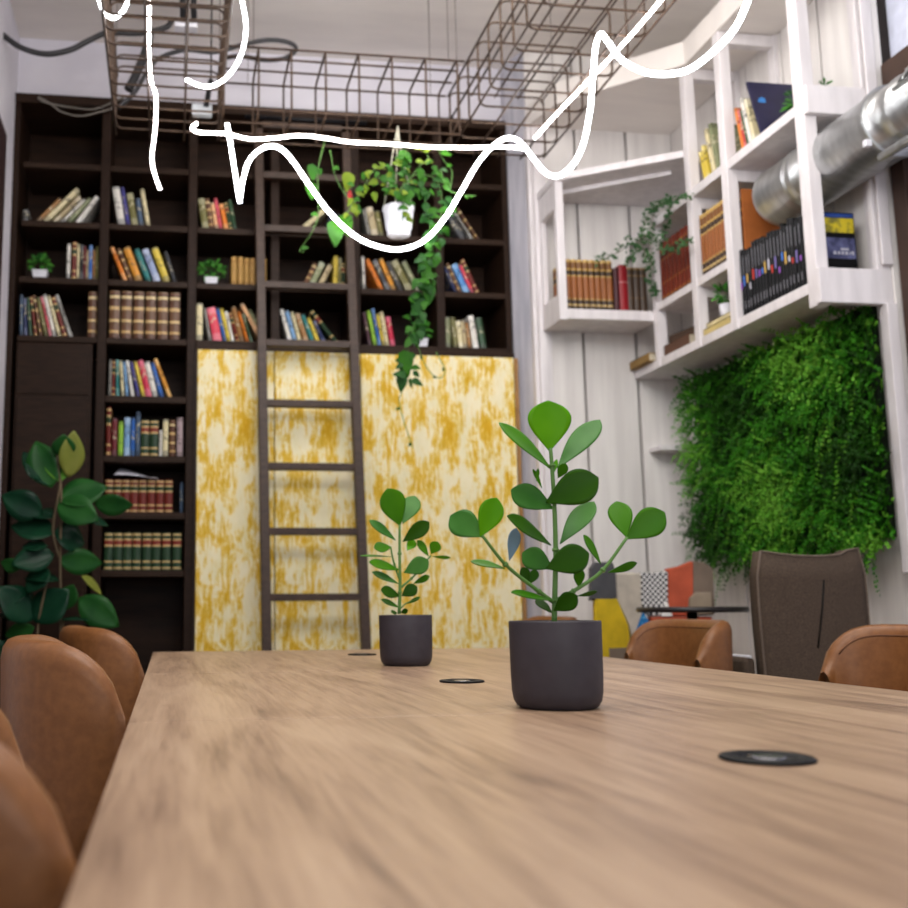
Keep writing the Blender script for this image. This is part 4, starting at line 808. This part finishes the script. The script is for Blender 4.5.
# ================================================================== NEON TUBES
def neon(pts, mat, label, r=.0064, k=7):
    P = smooth_path(pts, k); o = MB().tube(P, r, 10).build('neon_tube', mat, org=P[0]); return tag(o, label, 'light', 'flexible neon tubes around the wire trays')
A = lambda x, y, Y=4.12: at(x, y, 'Y', Y)
neon([A(147, -30, 3.9), A(149, 0, 3.95), A(149, 50, 4.0), A(151, 80, 4.04), A(156, 97, 4.06), A(155, 130, 4.08), A(152, 158, 4.1), A(155, 175, 4.1), A(160, 189, 4.1)], NEONP, 'pinkish neon tube hanging straight down through the left tray')
neon([A(94, -20, 3.6), A(99, 0, 3.6), A(105, 13, 3.6), A(114, 18, 3.6), A(123, 11, 3.6), A(128, 0, 3.6), A(131, -15, 3.6)], NEONC, 'short U-shaped neon loop at the top left')
neon([A(236, -20, 3.5), A(242, 0, 3.5), A(246, 28, 3.52), A(241, 55, 3.56), A(228, 76, 3.6), A(212, 86, 3.66), A(198, 85, 3.72), A(187, 80, 3.8)], NEONC, 'curved neon tube sweeping beside the left tray, J-shaped')
Q = lambda x, y: at(x, y, 'Z', 2.962)
neon([A(197, 123), A(192, 128), A(198, 132), A(212, 133), A(228, 134), A(250, 139), A(275, 138), A(300, 135.5), A(325, 138), A(350, 142), A(390, 144), A(430, 147), A(470, 147.5), A(505, 147), A(528, 149)], NEONP, 'long nearly straight neon tube along the far wire tray')
neon([Q(535, 138), Q(552, 119), Q(590, 79), Q(625, 42), Q(657, 5), Q(675, -18)], NEONP, 'straight neon tube running along the right wire tray')
Xp = lambda x, y: at(x, y, 'X', 1.455)
neon([A(227, 124), A(229, 134), A(233, 160), A(239, 197), A(240, 199, 4.11), A(242, 185), A(248, 163), A(258, 151), A(270, 146), A(281, 149), A(292, 160), A(310, 186), A(330, 213), A(355, 236), A(380, 247), A(402, 249), A(425, 240), A(445, 218), A(462, 190), A(478, 163), A(494, 145), A(508, 138), A(520, 142),
      Xp(533, 158), Xp(545, 172), Xp(557, 176), Xp(571, 167), Xp(583, 145), Xp(590, 110), Xp(593, 75), Xp(596, 45), Xp(601, 34), Xp(608, 42), Xp(622, 60), Xp(645, 72), Xp(668, 74), Xp(690, 69), Xp(715, 50), Xp(735, 28), Xp(748, 0), Xp(754, -20)], NEONC, 'long wavy neon tube looping below far and right trays', .0083)
# ================================================================== HANGING PLANT
HPY = 4.22
HP = thing('hanging_plant', at(400, 205, 'Y', HPY), 'trailing vine in white hanging pot below the far wire tray', 'hanging plant')
c = at(399, 236, 'Y', HPY)
MB().lathe([(0, 0), (.046, 0), (.050, .004), (.052, .025), (.056, .03), (.067, .115), (.070, .118), (.070, .128), (.064, .128), (.060, .112), (0, .112)], c, 36).build('pot', WPOT, HP)
top = Vector((c.x, 4.2, 2.975))
m = MB()
for sx, sy in ((-1, 0), (1, 0), (0, 1)): m.tube([Vector((c.x+sx*.066, c.y+sy*.066, c.z+.12)), Vector((c.x+sx*.01, c.y, top.z-.06)), top], .003, 6)
m.build('hanger', plain('hanger_grey', (170, 168, 150), .5), HP)
mv = MB(); ml = MB()
def vine(pts, n, ls, mats, spread=.02, Y=HPY-.05):
    P = smooth_path([at(x, y, 'Y', Y+random.uniform(-.02, .02)) for x, y in pts], 6); mv.tube(P, .0018, 5)
    for i in range(n):
        p = P[int((i+.5)/n*(len(P)-1))]; u = Vector((random.uniform(-1, 1), random.uniform(-.7, .2), random.uniform(-1.2, .1)))
        s_ = ls*random.uniform(.55, .95); ml.leaf(p+Vector((random.uniform(-spread, spread), random.uniform(-spread, 0), random.uniform(-spread, spread))), u, (random.uniform(-.5, .5), -1, .3), s_, s_*.68, random.choice(mats), 'heart', .12, .2, 5)
vine([(405, 195), (420, 190), (428, 215), (430, 250), (424, 285), (418, 315), (411, 335), (406, 362), (404, 385)], 70, .065, [0, 0, 2, 2], .032)
vine([(395, 195), (415, 175), (436, 180), (442, 205), (436, 235), (428, 270), (430, 300)], 44, .06, [0, 2], .04)
vine([(400, 195), (408, 165), (405, 150)], 12, .055, [0, 0, 1], .03)
vine([(395, 195), (380, 178), (368, 185), (352, 205), (344, 220), (338, 232)], 26, .05, [0, 1, 1], .035)
vine([(398, 193), (392, 170), (376, 168), (362, 190), (350, 212)], 24, .05, [0, 1], .04)
vine([(402, 192), (404, 205), (402, 222)], 14, .045, [1, 1, 0], .02, HPY-.085)
vine([(402, 190), (418, 168), (428, 158), (424, 150)], 8, .05, [0, 1], .03)
vine([(405, 372), (402, 392), (399, 400), (403, 418), (410, 440), (413, 448)], 3, .03, [2], .004)
vine([(418, 345), (422, 358), (430, 372), (440, 378), (445, 370), (436, 352)], 3, .035, [2], .006)
vine([(330, 150), (336, 178), (352, 205), (356, 212)], 2, .05, [0], .006)
vine([(325, 140), (318, 170), (318, 190), (318, 215), (312, 232), (300, 250), (304, 252)], 3, .05, [0], .008)
vine([(435, 145), (445, 162), (452, 172), (449, 190), (440, 170)], 4, .06, [0], .01)
vine([(448, 190), (462, 195), (476, 196)], 4, .02, [0], .006)
for x, y, s_, mt in ((404, 358, .11, 0), (402, 382, .08, 2), (312, 172, .075, 0), (349, 180, .09, 1), (344, 222, .10, 0), (335, 228, .12, 0), (310, 190, .08, 0), (405, 158, .09, 0), (424, 268, .1, 0), (420, 300, .12, 2), (428, 290, .1, 0)):
    ml.leaf(at(x, y-8, 'Y', HPY-.06), (random.uniform(-.2, .2), -.1, -1), (.2, -1, .2), s_, s_*.65, mt, 'heart', .1, .1, 8)
mv.build('vines', STEMG, HP); ml.build('leaves', [PO_A, PO_B, PO_C], HP)
tag(MB().lathe([(0, 0), (.010, .004), (.012, .03), (.006, .06), (0, .064)], at(350, 204, 'Y', 4.17), 14).build('red_ornament', plain('red_glass', (150, 24, 20), .3), org=at(350, 204, 'Y', 4.17)), 'small dark red ornament hanging among the vine leaves', 'ornament')
# ================================================================== CABLES NEAR THE CEILING
def cable(pts, Y, r, mat, label, grp='cables under the ceiling'):
    P = smooth_path([at(x, y, 'Y', Y) for x, y in pts], 6); return tag(MB().tube(P, r, 8).build('cable', mat, org=P[0]), label, 'cable', grp)
cable([(-26, 20), (-14, 26), (0, 33), (20, 47), (45, 54), (70, 50), (90, 40), (108, 33), (140, 33), (165, 28), (172, 20)], 4.6, .014, CABLE, 'thick black cable sagging from left wall to the left tray')
cable([(118, 108), (135, 92), (148, 70), (160, 58), (185, 50), (215, 52), (245, 44), (270, 40), (290, 43), (296, 50), (285, 58), (265, 60), (240, 56), (225, 58)], 4.65, .011, CABLE, 'black cable looping over the far wire tray')
cable([(128, 90), (136, 75), (146, 50), (150, 30)], 4.7, .022, CABLE, 'thick dark cable bundle rising behind the left tray')
cable([(38, 97), (44, 100), (52, 105), (62, 112), (80, 116), (100, 112), (118, 106), (124, 100)], 4.975, .005, CABG, 'lower thin grey cable sagging before the bookcase top')
cable([(38, 98), (44, 102), (56, 105), (75, 108), (95, 109), (118, 100), (124, 97)], 4.975, .005, CABG, 'upper thin grey cable sagging before the bookcase top')
SL = thing('spot_fixture', at(184, 28, 'Y', 4.3), 'small white plate with two dark rods above the left tray', 'light fixture')
p = at(186, 26, 'Y', 4.3); MB().box((p.x-.05, 4.27, p.z-.02), (p.x+.05, 4.33, p.z+.015)).build('plate', WPOT, SL, bevel=.004)
for x in (183, 194): q = at(x, 20, 'Y', 4.25); MB().tube([q, Vector((q.x-.01, 4.25, 3.76))], .013, 8).build('rod', BLKM, SL)
SL2 = thing('spot_fixture', at(205, 108, 'Y', 4.4), 'small pale plate with black rod near the left tray end', 'light fixture')
p = at(203, 112, 'Y', 4.42); MB().box((p.x-.05, 4.40, p.z-.02), (p.x+.04, 4.44, p.z+.03)).build('plate', plain('pale_plate', (190, 196, 200), .5), SL2, bevel=.004)
MB().tube([at(206, 106, 'Y', 4.38), at(211, 80, 'Y', 4.38)], .012, 8).build('rod', BLKM, SL2)
MB().tube([at(211, 80, 'Y', 4.38), Vector((at(211, 80, 'Y', 4.38).x, 4.38, 3.765))], .004, 6).build('hanger', BLKM, SL2)
